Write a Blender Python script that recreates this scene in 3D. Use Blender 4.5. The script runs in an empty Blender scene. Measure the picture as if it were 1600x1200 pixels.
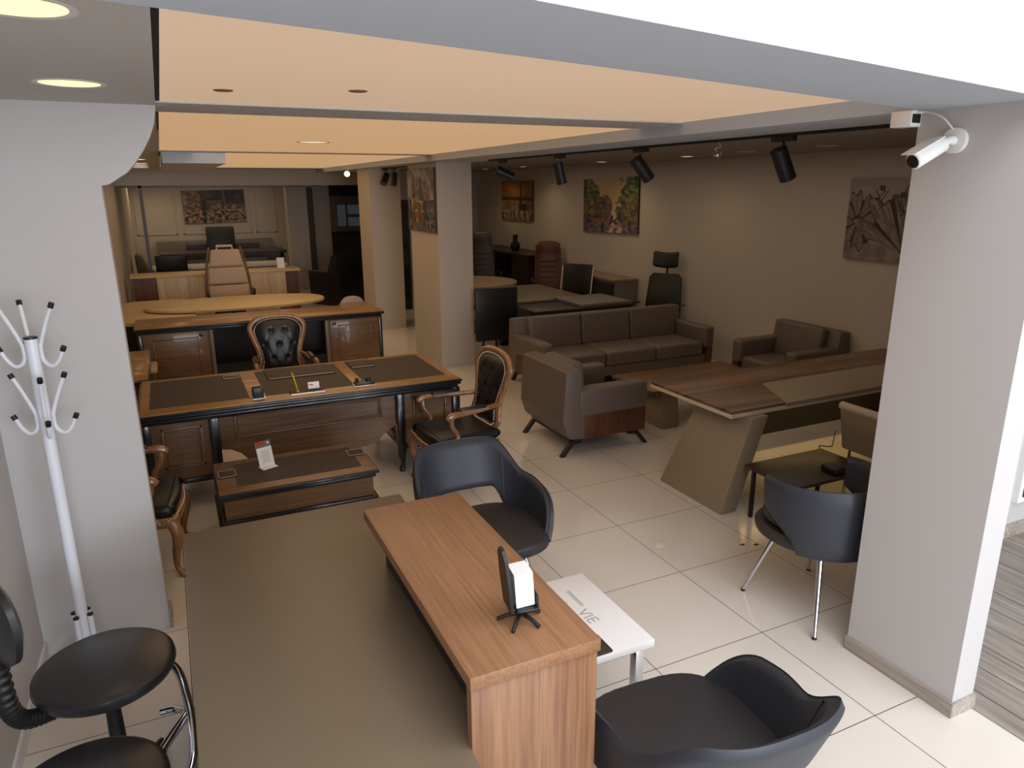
import bpy, bmesh, math, random
from math import pi, sin, cos, radians as R
from mathutils import Vector, Matrix, noise
random.seed(4)
S = bpy.context.scene
C = S.collection

# ------------------------------------------------------------------ camera
cam_d = bpy.data.cameras.new('camera'); cam = bpy.data.objects.new('camera', cam_d); C.objects.link(cam)
S.camera = cam
cam_d.sensor_width = 36; cam_d.lens = 1115.94264 / 1600 * 36; cam_d.clip_start = .03; cam_d.clip_end = 100
_y, _p, _r = 0.442753, 0.268739, -0.0044625
F = Vector((sin(_y) * cos(_p), cos(_y) * cos(_p), -sin(_p)))
Rt = Vector((cos(_y), -sin(_y), 0)); U = Rt.cross(F)
Rt2 = Rt * cos(_r) + U * sin(_r); U2 = U * cos(_r) - Rt * sin(_r)
cam.matrix_world = Matrix(((Rt2.x, U2.x, -F.x, -2.65657544), (Rt2.y, U2.y, -F.y, -5.26245082), (Rt2.z, U2.z, -F.z, 2.32456686), (0, 0, 0, 1)))

# ------------------------------------------------------------------ world, exposure, large lights
S.view_settings.view_transform = 'Standard'; S.view_settings.look = 'None'
S.view_settings.exposure = 0.0; S.view_settings.gamma = 1.0; S.view_settings.use_curve_mapping = False
W = bpy.data.worlds.new('world'); S.world = W; W.use_nodes = True
W.node_tree.nodes['Background'].inputs[0].default_value = (.72, .82, 1, 1)
W.node_tree.nodes['Background'].inputs[1].default_value = 0.5

def area(name, loc, rot, sx, sy, power, col):
    l = bpy.data.lights.new(name, 'AREA'); l.shape = 'RECTANGLE'; l.size = sx; l.size_y = sy; l.energy = power; l.color = col
    o = bpy.data.objects.new(name, l); C.objects.link(o); o.location = loc; o.rotation_euler = rot
    return o
# daylight through the shop front behind the camera
area('shop_window_daylight', (.3, -14.6, 1.9), (R(90), 0, 0), 7.4, 3.2, 860, (.84, .91, 1))
# added fill lights without fixtures: overhead in the front area, under both hall ceilings
area('front_overhead_fill', (-.2, -5.9, 4.25), (0, 0, 0), 6.4, 2.6, 240, (.93, .95, 1))
area('right_hall_fill', (2.5, 2.6, 2.655), (0, 0, 0), 1.8, 8.5, 23, (1, .80, .60))
area('left_hall_fill', (-1.2, 3.2, 2.69), (0, 0, 0), 2.2, 8.5, 34, (1, .72, .46))
# dim ceiling light of the hall and the rooms behind
def spot(name, loc, power, col=(1, .72, .42), size=2.6, blend=1, aim=None):
    l = bpy.data.lights.new(name, 'SPOT'); l.energy = power; l.color = col; l.spot_size = size; l.spot_blend = blend; l.shadow_soft_size = .06
    o = bpy.data.objects.new(name, l); C.objects.link(o); o.location = loc
    if aim:
        o.rotation_euler = (Vector(aim) - Vector(loc)).to_track_quat('-Z', 'Y').to_euler()
    return o

# ------------------------------------------------------------------ materials
def newmat(name):
    m = bpy.data.materials.new(name); m.use_nodes = True
    return m, m.node_tree.nodes, m.node_tree.links, m.node_tree.nodes['Principled BSDF']
def srgb(c):
    if isinstance(c, str):
        c = [int(c[i:i + 2], 16) / 255 for i in (0, 2, 4)]
        return tuple(x / 12.92 if x <= .04045 else ((x + .055) / 1.055) ** 2.4 for x in c) + (1,)
    return tuple(c) + ((1,) if len(c) == 3 else ())
_mc = {}
def plain(name, col, rough=.5, metal=0, bump=0, bscale=200, coat=0, spec=.5, var=0):
    if name in _mc: return _mc[name]
    m, n, l, b = newmat(name)
    b.inputs['Base Color'].default_value = srgb(col); b.inputs['Roughness'].default_value = rough
    b.inputs['Metallic'].default_value = metal; b.inputs['Coat Weight'].default_value = coat
    b.inputs['Specular IOR Level'].default_value = spec
    tc = n.new('ShaderNodeTexCoord')
    if var:
        nz = n.new('ShaderNodeTexNoise'); nz.inputs['Scale'].default_value = 2.5; nz.inputs['Detail'].default_value = 3
        l.new(tc.outputs['Object'], nz.inputs['Vector'])
        mx = n.new('ShaderNodeMix'); mx.data_type = 'RGBA'; c = srgb(col)
        mx.inputs[6].default_value = c; mx.inputs[7].default_value = tuple(x * (1 - var) for x in c[:3]) + (1,)
        l.new(nz.outputs['Fac'], mx.inputs[0]); l.new(mx.outputs[2], b.inputs['Base Color'])
    if bump:
        nz = n.new('ShaderNodeTexNoise'); nz.inputs['Scale'].default_value = bscale; nz.inputs['Detail'].default_value = 2
        l.new(tc.outputs['Object'], nz.inputs['Vector'])
        bp = n.new('ShaderNodeBump'); bp.inputs['Strength'].default_value = bump; bp.inputs['Distance'].default_value = .002
        l.new(nz.outputs['Fac'], bp.inputs['Height']); l.new(bp.outputs['Normal'], b.inputs['Normal'])
    _mc[name] = m
    return m
def wood(name, c1, c2, axis='x', rough=.4, fine=60, stretch=.04, big=6, coat=0, fw=.55):
    m, n, l, b = newmat(name)
    tc = n.new('ShaderNodeTexCoord'); mp = n.new('ShaderNodeMapping')
    s = [1, 1, 1]; s['xyz'.index(axis)] = stretch
    mp.inputs['Scale'].default_value = s; l.new(tc.outputs['Object'], mp.inputs['Vector'])
    n1 = n.new('ShaderNodeTexNoise'); n1.inputs['Scale'].default_value = fine; n1.inputs['Detail'].default_value = 4; n1.inputs['Distortion'].default_value = .3
    n2 = n.new('ShaderNodeTexNoise'); n2.inputs['Scale'].default_value = big; n2.inputs['Detail'].default_value = 3; n2.inputs['Distortion'].default_value = 1.0
    l.new(mp.outputs[0], n1.inputs['Vector']); l.new(mp.outputs[0], n2.inputs['Vector'])
    mx = n.new('ShaderNodeMix'); mx.data_type = 'FLOAT'; mx.inputs[0].default_value = fw
    l.new(n2.outputs['Fac'], mx.inputs[2]); l.new(n1.outputs['Fac'], mx.inputs[3])
    cr = n.new('ShaderNodeValToRGB'); cr.color_ramp.elements[0].position = .36; cr.color_ramp.elements[1].position = .64
    cr.color_ramp.elements[0].color = srgb(c1); cr.color_ramp.elements[1].color = srgb(c2)
    l.new(mx.outputs[0], cr.inputs[0]); l.new(cr.outputs[0], b.inputs['Base Color'])
    b.inputs['Roughness'].default_value = rough; b.inputs['Coat Weight'].default_value = coat
    bp = n.new('ShaderNodeBump'); bp.inputs['Strength'].default_value = .08; bp.inputs['Distance'].default_value = .002
    l.new(n1.outputs['Fac'], bp.inputs['Height']); l.new(bp.outputs['Normal'], b.inputs['Normal'])
    return m
def glow(name, col, strength, base=None):
    m, n, l, b = newmat(name)
    b.inputs['Base Color'].default_value = srgb(base or col); b.inputs['Emission Color'].default_value = srgb(col)
    b.inputs['Emission Strength'].default_value = strength; b.inputs['Roughness'].default_value = .5
    return m
def stretch_mat(name, col, strength, base):
    # backlit stretch ceiling: softly uneven light behind the film
    m, n, l, b = newmat(name)
    b.inputs['Base Color'].default_value = srgb(base); b.inputs['Roughness'].default_value = .6
    b.inputs['Emission Color'].default_value = srgb(col); b.inputs['Emission Strength'].default_value = strength
    return m
def attr_mat(name, rough=.55):
    m, n, l, b = newmat(name)
    a = n.new('ShaderNodeAttribute'); a.attribute_name = 'Col'; l.new(a.outputs['Color'], b.inputs['Base Color'])
    b.inputs['Roughness'].default_value = rough
    return m

def tile_mat():
    m, n, l, b = newmat('floor_tiles')
    tc = n.new('ShaderNodeTexCoord'); sp = n.new('ShaderNodeSeparateXYZ'); l.new(tc.outputs['Object'], sp.inputs[0])
    ds = []
    for ax in (0, 1):
        p = n.new('ShaderNodeMath'); p.operation = 'PINGPONG'; p.inputs[1].default_value = .35
        l.new(sp.outputs[ax], p.inputs[0]); ds.append(p)
    mn = n.new('ShaderNodeMath'); mn.operation = 'MINIMUM'; l.new(ds[0].outputs[0], mn.inputs[0]); l.new(ds[1].outputs[0], mn.inputs[1])
    lt = n.new('ShaderNodeMath'); lt.operation = 'LESS_THAN'; lt.inputs[1].default_value = .0021; l.new(mn.outputs[0], lt.inputs[0])
    nz = n.new('ShaderNodeTexNoise'); nz.inputs['Scale'].default_value = 1.7; nz.inputs['Detail'].default_value = 4; l.new(tc.outputs['Object'], nz.inputs['Vector'])
    c1 = n.new('ShaderNodeMix'); c1.data_type = 'RGBA'; c1.inputs[6].default_value = srgb('ded8ce'); c1.inputs[7].default_value = srgb('d4ccc2')
    l.new(nz.outputs['Fac'], c1.inputs[0])
    c2 = n.new('ShaderNodeMix'); c2.data_type = 'RGBA'; c2.inputs[7].default_value = srgb('40382f')
    l.new(lt.outputs[0], c2.inputs[0]); l.new(c1.outputs[2], c2.inputs[6]); l.new(c2.outputs[2], b.inputs['Base Color'])
    b.inputs['Roughness'].default_value = .16; b.inputs['Specular IOR Level'].default_value = .45
    r = n.new('ShaderNodeMath'); r.operation = 'MULTIPLY_ADD'; r.inputs[1].default_value = .4; r.inputs[2].default_value = .14
    l.new(lt.outputs[0], r.inputs[0]); l.new(r.outputs[0], b.inputs['Roughness'])
    return m
def plank_mat():
    m, n, l, b = newmat('laminate_planks')
    tc = n.new('ShaderNodeTexCoord'); sp = n.new('ShaderNodeSeparateXYZ'); l.new(tc.outputs['Object'], sp.inputs[0])
    p = n.new('ShaderNodeMath'); p.operation = 'PINGPONG'; p.inputs[1].default_value = .095; l.new(sp.outputs[0], p.inputs[0])
    lt = n.new('ShaderNodeMath'); lt.operation = 'LESS_THAN'; lt.inputs[1].default_value = .004; l.new(p.outputs[0], lt.inputs[0])
    mp = n.new('ShaderNodeMapping'); mp.inputs['Scale'].default_value = (1, .08, 1); l.new(tc.outputs['Object'], mp.inputs[0])
    nz = n.new('ShaderNodeTexNoise'); nz.inputs['Scale'].default_value = 25; nz.inputs['Detail'].default_value = 5; nz.inputs['Distortion'].default_value = .6; l.new(mp.outputs[0], nz.inputs[0])
    cr = n.new('ShaderNodeValToRGB'); cr.color_ramp.elements[0].position = .3; cr.color_ramp.elements[1].position = .7
    cr.color_ramp.elements[0].color = srgb('766d64'); cr.color_ramp.elements[1].color = srgb('a0978d'); l.new(nz.outputs[0], cr.inputs[0])
    c2 = n.new('ShaderNodeMix'); c2.data_type = 'RGBA'; c2.inputs[7].default_value = srgb('4a4540'); l.new(lt.outputs[0], c2.inputs[0]); l.new(cr.outputs[0], c2.inputs[6])
    l.new(c2.outputs[2], b.inputs['Base Color']); b.inputs['Roughness'].default_value = .45
    return m

M = dict(
    wall=plain('greige_wall_paint', 'beb4a8', .85, bump=.03, bscale=90),
    wall_near=plain('pale_grey_wall_paint', 'c0bcba', .85, bump=.03, bscale=90),
    wall_white=plain('white_wall_paint', 'dcdce0', .8, bump=.03, bscale=90),
    ceil=plain('ceiling_paint', 'c4c0bb', .9),
    ceil_dark=plain('hall_ceiling_paint', '9c948c', .9),
    beam=plain('beam_paint_daylight_tint', 'bcc3cd', .85),  # blue of the bounced daylight is mixed into this paint colour
    stretch=stretch_mat('stretch_ceiling_film', (1, .68, .44), .40, 'c0b0a0'),
    stretch2=stretch_mat('stretch_ceiling_film_far', (1, .62, .32), .46, 'b8a48c'),
    tiles=tile_mat(), planks=plank_mat(),
    skirt=wood('grey_oak_skirting', '847a70', 'b5aba0', 'y', .5, 50, .06),
    taupe=plain('taupe_laminate', '70624f', .42, var=.06),
    cream=plain('cream_edge', 'c9bba8', .45), taupe2=plain('taupe_lacquer', '958771', .45, var=.05),
    counter=wood('walnut_counter', '7d573c', '9c7350', 'y', .4, 90, .03, 5),
    counter_v=wood('walnut_counter_upright', '744e36', '9c7352', 'z', .38, 80, .03, 7),
    walnut=wood('dark_walnut', '48311f', '886341', 'x', .35, 22, .05, 5, fw=.35),
    walnut_p=wood('walnut_panel', '4a291b', '6e4029', 'z', .4, 40, .06, 5),
    classic=wood('classic_walnut', '5e432b', '80603f', 'x', .38, 40, .06, 4, coat=.2),
    classic_l=wood('classic_walnut_border', '86612f', 'a97e48', 'x', .35, 45, .06, 4, coat=.25),
    carved=wood('carved_beech', '6a4429', '9c6f47', 'z', .32, 20, .2, 5, coat=.35),
    blackwood=plain('black_lacquer_moulding', '15171c', .28, coat=.3),
    leather_top=plain('brown_leather_inlay', '362b22', .68, bump=.1, bscale=500),
    blk_leather=plain('black_leather', '17171a', .38, bump=.12, bscale=350),
    shell=plain('charcoal_leatherette', '30333b', .5, bump=.1, bscale=500),
    shell_seat=plain('charcoal_leatherette_seat', '2c2a2d', .55, bump=.1, bscale=500),
    sofa=plain('taupe_leatherette', '695d54', .48, bump=.1, bscale=400),
    chrome=plain('chrome', 'd8dae0', .1, metal=1),
    steel=plain('brushed_steel', 'b0b0b4', .3, metal=1),
    blk=plain('black_plastic', '121214', .45),
    blkmetal=plain('black_metal', '1c1d22', .42, metal=.2),
    white=plain('white_melamine', 'eeedec', .4),
    whitem=plain('white_powder_coat', 'e4e6ee', .35, coat=.1),
    whitep=plain('white_plastic', 'eceae6', .4),
    vinyl=plain('black_vinyl', '232224', .33, bump=.05, bscale=300),
    pale=wood('pale_oak', 'b09a82', 'd8c4a8', 'z', .5, 30, .06, 5),
    pale_top=wood('pale_oak_top', 'c4a878', 'dcc294', 'x', .4, 30, .06, 5),
    beige=plain('beige_leatherette', 'b59c86', .5, bump=.06),
    brownl=plain('brown_leather', '5e3428', .4, bump=.1),
    darkl=plain('dark_brown_leather', '3a3230', .42, bump=.1),
    darkwood=wood('wenge', '241a17', '3a2b25', 'x', .4, 40, .05, 5),
    greylam=plain('grey_laminate', '77706a', .45),
    darklam=plain('charcoal_laminate', '2a2623', .5),
    brass=plain('brass', 'c9a55a', .3, metal=1),
    gold=plain('gold_plastic', 'd9a83a', .35), silver=plain('silver_line', 'd8cfc0', .3, metal=.6), nail=plain('pale_nailheads', 'e6dccb', .35, metal=.2),
    red=plain('red_print', 'c8202a', .5), green=plain('green_print', '5f6f60', .5), palegrey=plain('pale_grey_print', 'a9a9ad', .6), greyp=plain('grey_print', '77777c', .6),
    paper=plain('white_card', 'f4f3f2', .5), gap=plain('shadow_gap_black', '0c0c0e', .8),
    warm=glow('downlight_glow', (1, .9, .45), 1.05, (1, .9, .5)),
    cool=glow('downlight_glow_far', (1, .85, .65), 1.3, (1, .9, .7)),
    ring=plain('downlight_ring', 'dedcd6', .4),
    canvas=attr_mat('painted_canvas'), canvas_edge=plain('canvas_edge', '4c3a2c', .7),
    pane=plain('dark_glass_pane', '26303a', .08, spec=.7),
    acrylic=plain('clear_acrylic_edge', 'e6eaec', .1),
    cable=plain('cable_black', '101010', .5),
)

# ------------------------------------------------------------------ mesh helpers
def bm_new(): return bmesh.new()
def merge(bm, t):
    me = bpy.data.meshes.new('t'); t.to_mesh(me); t.free(); bm.from_mesh(me); bpy.data.meshes.remove(me)
def box(bm, x0, x1, y0, y1, z0, z1, bev=0, seg=2, mat=None):
    t = bmesh.new(); bmesh.ops.create_cube(t, size=1)
    sx, sy, sz = abs(x1 - x0), abs(y1 - y0), abs(z1 - z0)
    for v in t.verts: v.co = Vector(((x0 + x1) / 2 + v.co.x * sx, (y0 + y1) / 2 + v.co.y * sy, (z0 + z1) / 2 + v.co.z * sz))
    if bev:
        bmesh.ops.bevel(t, geom=t.edges[:], offset=min(bev, sx * .49, sy * .49, sz * .49), segments=seg, affect='EDGES', profile=.5)
    if mat is not None: bmesh.ops.transform(t, matrix=mat, verts=t.verts[:])
    merge(bm, t)
def prism(bm, poly, axis, a, b, bev=0, seg=2, mat=None):
    t = bmesh.new()
    def P(u, v, w):
        return {'x': (w, u, v), 'y': (u, w, v), 'z': (u, v, w)}[axis]
    va = [t.verts.new(P(u, v, a)) for u, v in poly]; vb = [t.verts.new(P(u, v, b)) for u, v in poly]
    n = len(poly)
    t.faces.new(va); t.faces.new(list(reversed(vb)))
    for i in range(n): t.faces.new((va[i], vb[i], vb[(i + 1) % n], va[(i + 1) % n]))
    bmesh.ops.recalc_face_normals(t, faces=t.faces[:])
    if bev: bmesh.ops.bevel(t, geom=t.edges[:], offset=bev, segments=seg, affect='EDGES', profile=.5)
    if mat is not None: bmesh.ops.transform(t, matrix=mat, verts=t.verts[:])
    merge(bm, t)
def smoothpts(pts, k=4, closed=False):
    pts = [Vector(p) for p in pts]; n = len(pts); out = []
    rng = range(n) if closed else range(n - 1)
    for i in rng:
        p0 = pts[(i - 1) % n] if closed or i > 0 else pts[0]; p1 = pts[i]; p2 = pts[(i + 1) % n]
        p3 = pts[(i + 2) % n] if closed or i + 2 < n else pts[-1]
        for j in range(k):
            t = j / k
            out.append(.5 * ((2 * p1) + (p2 - p0) * t + (2 * p0 - 5 * p1 + 4 * p2 - p3) * t * t + (3 * p1 - p0 - 3 * p2 + p3) * t ** 3))
    if not closed: out.append(pts[-1])
    return out
def tube(bm, pts, r, seg=10, smooth=0, closed=False, flat=1.0, caps=True):
    rs = r if isinstance(r, (list, tuple)) else [r] * len(pts)
    if smooth:
        n = len(pts); rr = []
        for i in range(n if closed else n - 1):
            for j in range(smooth): rr.append(rs[i] + (rs[(i + 1) % n] - rs[i]) * j / smooth)
        if not closed: rr.append(rs[-1])
        pts = smoothpts(pts, smooth, closed); rs = rr
    pts = [Vector(p) for p in pts]; n = len(pts); rings = []
    up = None
    for i, p in enumerate(pts):
        a = pts[(i - 1) % n] if closed or i > 0 else p; b = pts[(i + 1) % n] if closed or i < n - 1 else p
        d = (b - a).normalized()
        if up is None: up = d.orthogonal().normalized() if abs(d.z) > .9 else Vector((0, 0, 1))
        s = d.cross(up)
        if s.length < 1e-4: s = d.orthogonal()
        s.normalize(); up = s.cross(d).normalized()
        rings.append([bm.verts.new(p + (s * cos(2 * pi * k / seg) * flat + up * sin(2 * pi * k / seg)) * rs[i]) for k in range(seg)])
    for i in range(n if closed else n - 1):
        A, B = rings[i], rings[(i + 1) % n]
        for k in range(seg): bm.faces.new((A[k], A[(k + 1) % seg], B[(k + 1) % seg], B[k]))
    if not closed and caps:
        bm.faces.new(list(reversed(rings[0]))); bm.faces.new(rings[-1])
def lathe(bm, prof, c=(0, 0), seg=32, mat=None):
    t = bmesh.new(); rings = []
    for r, z in prof:
        if r < 1e-5: rings.append([t.verts.new((c[0], c[1], z))])
        else: rings.append([t.verts.new((c[0] + r * cos(2 * pi * k / seg), c[1] + r * sin(2 * pi * k / seg), z)) for k in range(seg)])
    for A, B in zip(rings, rings[1:]):
        for k in range(seg):
            f = []
            if len(A) == 1 and len(B) == 1: continue
            if len(A) == 1: f = (A[0], B[(k + 1) % seg], B[k])
            elif len(B) == 1: f = (A[k], A[(k + 1) % seg], B[0])
            else: f = (A[k], A[(k + 1) % seg], B[(k + 1) % seg], B[k])
            t.faces.new(f)
    for e in (rings[0], rings[-1]):
        if len(e) > 1: t.faces.new(e)
    bmesh.ops.recalc_face_normals(t, faces=t.faces[:])
    if mat is not None: bmesh.ops.transform(t, matrix=mat, verts=t.verts[:])
    merge(bm, t)
def frustum(bm, p, q, r0, r1, seg=16): tube(bm, [p, q], [r0, r1], seg)
def obj(name, bm, mat, parent=None, ang=35, label=None, mods=None):
    me = bpy.data.meshes.new(name); bmesh.ops.recalc_face_normals(bm, faces=bm.faces[:]); bm.to_mesh(me); bm.free()
    for p in me.polygons: p.use_smooth = True
    me.set_sharp_from_angle(angle=R(ang))
    me.materials.append(M[mat] if isinstance(mat, str) else mat)
    o = bpy.data.objects.new(name, me); C.objects.link(o)
    if parent: o.parent = parent
    if label: o['label'] = label
    return o
def tag(o, label, cat, group=None, kind=None):
    o['label'] = label; o['category'] = cat
    if group: o['group'] = group
    if kind: o['kind'] = kind
    return o
def thing(name, label, cat, loc=(0, 0, 0), rz=0, group=None):
    o = bpy.data.objects.new(name, None); C.objects.link(o); o.empty_display_size = .1
    o.location = loc; o.rotation_euler = (0, 0, rz)
    return tag(o, label, cat, group)
def struct(name, bm, mat, parent=None, label=None):
    o = obj(name, bm, mat, parent)
    if not parent: o['kind'] = 'structure'
    if label: o['label'] = label
    return o
def dup(root, loc, rz, label, rx=None):
    r = root.copy(); C.objects.link(r); r.location = loc; r.rotation_euler = (0, 0, rz) if rx is None else rx; r['label'] = label
    def rec(src, dst):
        for ch in list(src.children):
            c = ch.copy(); C.objects.link(c); c.parent = dst; rec(ch, c)
    rec(root, r)
    return r
def B1(name, mat, parent, *dims, **kw):
    bm = bm_new(); box(bm, *dims, **kw); return obj(name, bm, mat, parent)
def text(name, body, size, mat, parent, loc, rot, ext=.0004):
    cu = bpy.data.curves.new(name, 'FONT'); cu.body = body; cu.size = size; cu.extrude = ext
    o = bpy.data.objects.new(name, cu); C.objects.link(o); bpy.context.view_layer.update()
    me = bpy.data.meshes.new_from_object(o.evaluated_get(bpy.context.evaluated_depsgraph_get())); bpy.data.objects.remove(o)
    me.materials.clear(); me.materials.append(M[mat]); o = bpy.data.objects.new(name, me); C.objects.link(o); o.parent = parent; o.location = loc; o.rotation_euler = rot
    return o

# ================================================================== STRUCTURE
XL, XR = -3.42, 4.0
XN = -3.47
bm = bm_new(); box(bm, -3.6, 4.2, -15, 19, -.1, 0); struct('floor', bm, 'tiles')
bm = bm_new(); prism(bm, [(.44, -14.9), (3.99, -14.9), (3.99, -2.7), (1.13, -2.7), (1.13, -3.17), (.44, -3.17)], 'z', .0005, .004); struct('floor_laminate', bm, 'planks')
bm = bm_new(); box(bm, -3.6, XN, -15, -1.345, 0, 4.4); struct('wall_left_near', bm, 'wall_near')
bm = bm_new(); box(bm, -3.6, XL, -1.3, 17.2, 0, 2.9); struct('wall_left', bm, 'wall')
bm = bm_new(); box(bm, XR, 4.2, -15, 17.2, 0, 4.4); struct('wall_right', bm, 'wall')
bm = bm_new(); box(bm, -3.6, 4.2, 17.0, 17.2, 0, 2.9); struct('wall_back', bm, 'wall')
bm = bm_new(); box(bm, 1.5, XR, 10.6, 10.75, 0, 2.9); struct('wall_back_right', bm, 'wall')
bm = bm_new(); box(bm, -3.6, 4.2, -15, -3.9, 4.3, 4.4); struct('ceiling_front', bm, 'wall_white')
# low wall under the shop front behind the camera
bm = bm_new(); box(bm, -3.6, 4.2, -15.15, -15, 0, .25); box(bm, -3.6, 4.2, -15.15, -15, 3.6, 4.4); struct('wall_front', bm, 'wall_white')
# soffit with downlights on the left, scalloped partition below it
ZS = 2.70
bm = bm_new(); box(bm, -3.6, -2.63, -4.1, 10.5, ZS, 2.95); struct('ceiling_soffit_left', bm, 'ceil')
part_poly = [(XN, 0), (-2.885, 0), (-2.90, 2.34), (-2.87, 2.345), (-2.83, 2.37), (-2.785, 2.40), (-2.745, 2.445), (-2.705, 2.50), (-2.67, 2.56), (-2.645, 2.62), (-2.63, ZS), (XN, ZS)]
bm = bm_new(); prism(bm, part_poly, 'y', -1.345, -1.235); struct('wall_partition_left', bm, 'wall_near')
bm = bm_new(); box(bm, -2.885, -2.872, -1.36, -1.22, 0, .09); struct('trim_1', bm, 'skirt')
bm = bm_new(); box(bm, XL, XL + .012, 1.9, 1.96, 0, 2.6); struct('trim_2', bm, 'wall_white')
bm = bm_new(); box(bm, XN, XN + .012, -9.5, -1.35, 0, .08); struct('baseboard_left', bm, 'wall_white')
# front beam (its soffit runs slightly askew)
L1 = [(-3.6, -3.95), (-2.63, -3.75), (-1.14, -3.43), (.30, -3.10), (.45, -3.09)]
L2 = [(.45, -3.66), (.10, -3.63), (-.945, -3.85), (-2.04, -4.07), (-3.6, -4.4)]
bm = bm_new(); prism(bm, L1 + L2, 'z', 2.63, 4.35); struct('ceiling_beam_front', bm, 'beam')
# front beam carries on to the right, over the laminate corner
bm = bm_new(); prism(bm, [(.45, -3.09), (4.0, -3.0), (4.0, -3.2), (.45, -3.25)], 'z', 2.63, 4.35); struct('ceiling_beam_right', bm, 'beam')
# stretch ceiling panels and the cross beams between them
ZP = 2.706
bm = bm_new(); prism(bm, [(-2.615, -3.80), (-1.1, -3.5), (.31, -3.2), (.31, -1.5), (-2.615, -1.5)], 'z', ZP, ZP + .01); st1 = struct('ceiling_panel_near', bm, 'stretch')
bm = bm_new(); box(bm, -2.615, .31, -1.05, 3.15, ZP, ZP + .01); struct('ceiling_panel_middle', bm, 'stretch2')
bm = bm_new(); box(bm, -2.6, .31, 3.4, 9.6, ZP, ZP + .01); struct('ceiling_panel_far', bm, 'stretch2')
bm = bm_new(); box(bm, -2.63, .31, -1.5, -1.05, ZP - .008, 2.95); box(bm, -2.63, .31, 3.15, 3.4, ZP - .008, 2.95); box(bm, -2.63, .31, 9.6, 10.5, ZP - .008, 2.95); struct('ceiling_cross_beams', bm, 'ceil')
bm = bm_new(); box(bm, -2.63, .31, -3.2, 10.5, 2.90, 2.95); struct('ceiling_void', bm, 'gap')
bm = bm_new(); box(bm, -2.635, -2.612, -3.75, -1.5, ZS + .004, ZS + .05); struct('trim_gap_shade', bm, 'gap')  # black strip put in for the shade in the soffit gap
# drop beam along the hall (E2 edge) carrying the track
bm = bm_new(); box(bm, .30, .96, -3.09, 10.6, 2.632, 2.95); struct('ceiling_drop_beam', bm, 'beam')
# right hand ceiling with stepped cove
bm = bm_new(); box(bm, .96, 4.2, -3.09, 10.6, 2.685, 2.95); struct('ceiling_right', bm, 'ceil_dark')
bm = bm_new(); box(bm, .96, 1.9, -3.09, 10.6, 2.665, 2.69); struct('trim_4', bm, 'ceil_dark')
# bulkhead box and header over the glazed back room
bm = bm_new(); prism(bm, [(-2.6, 3.35), (-1.98, 3.35), (-1.98, 7.2), (-2.3, 7.9), (-2.6, 7.9)], 'z', 2.585, 2.70); struct('ceiling_bulkhead', bm, 'beam')
bm = bm_new(); box(bm, XL, 4.0, 10.4, 10.6, 2.385, 2.95); struct('wall_header', bm, 'wall')
bm = bm_new(); box(bm, -3.6, 4.2, 10.6, 17.2, 2.75, 2.9); struct('ceiling_back', bm, 'ceil_dark')
# pillars
def pillar(name, x0, x1, y0, y1, z1=2.64, mat='wall'):
    bm = bm_new(); box(bm, x0, x1, y0, y1, 0, z1); return struct(name, bm, mat)
pillar('wall_pillar_right', .297, .445, -3.65, -3.09, 2.64, 'wall_near')
bm = bm_new(); box(bm, .285, .297, -3.662, -3.085, 0, .075); struct('baseboard_pillar', bm, 'skirt')
bm = bm_new(); box(bm, .2975, .455, -3.662, -3.651, 0, .075); struct('baseboard_pillar_end', bm, 'skirt')
pillar('wall_pillar_middle', .47, .94, 3.50, 4.62)
pillar('wall_pillar_far', .39, .90, 6.48, 7.25)
# walls that close the laminate corner behind the right pillar
bm = bm_new(); box(bm, .445, 1.05, -3.17, -3.09, 0, 2.64); box(bm, 1.05, 1.13, -3.17, -2.55, 0, 2.64); box(bm, 1.13, 4.0, -2.70, -2.55, 0, 2.69)
struct('wall_corner_right', bm, 'wall_near')
bm = bm_new(); box(bm, 1.13, 4.0, -2.715, -2.70, 0, .1); struct('baseboard_right', bm, 'skirt')
bm = bm_new(); box(bm, 2.30, 3.4, -2.73, -2.70, .26, 2.0); w = struct('window_1', bm, 'white')
bm = bm_new(); box(bm, 2.34, 3.36, -2.737, -2.728, .30, 1.96); struct('pane', bm, 'pane', w)
# glazed room at the back
bm = bm_new()
for x in (-3.0,): box(bm, x - .03, x + .03, 10.42, 10.48, 0, 2.39)
box(bm, XL, .4, 10.42, 10.48, 2.345, 2.39)
struct('trim_5', bm, plain('anodised_dark', '4a443e', .4))
pillar('wall_pillar_back', -.05, .40, 12.3, 12.7, 2.76)
bm = bm_new(); box(bm, .41, .56, 12.4, 12.5, 0, 2.76); struct('trim_6', bm, plain('brown_trim', '4b382a', .6))
bm = bm_new(); box(bm, .56, .98, 12.6, 12.7, 0, 2.76); struct('wall_back_panel', bm, 'wall')
bm = bm_new(); box(bm, .98, 4.0, 14.2, 14.4, 0, 2.76); struct('wall_back_dark', bm, plain('dark_wall', '3a3533', .7))
# moulded frames on the back wall
bm = bm_new()
for x0, x1, z0, z1 in ((-2.2, -.4, 1.1, 2.45), (-3.35, -2.35, 1.1, 2.45), (-.28, .3, 1.1, 2.45)):
    for a in ((x0, x1, z0, z0 + .03), (x0, x1, z1 - .03, z1), (x0, x0 + .03, z0, z1), (x1 - .03, x1, z0, z1)):
        box(bm, a[0], a[1], 16.975, 17.0, a[2], a[3])
struct('trim_7', bm, 'wall')
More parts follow.
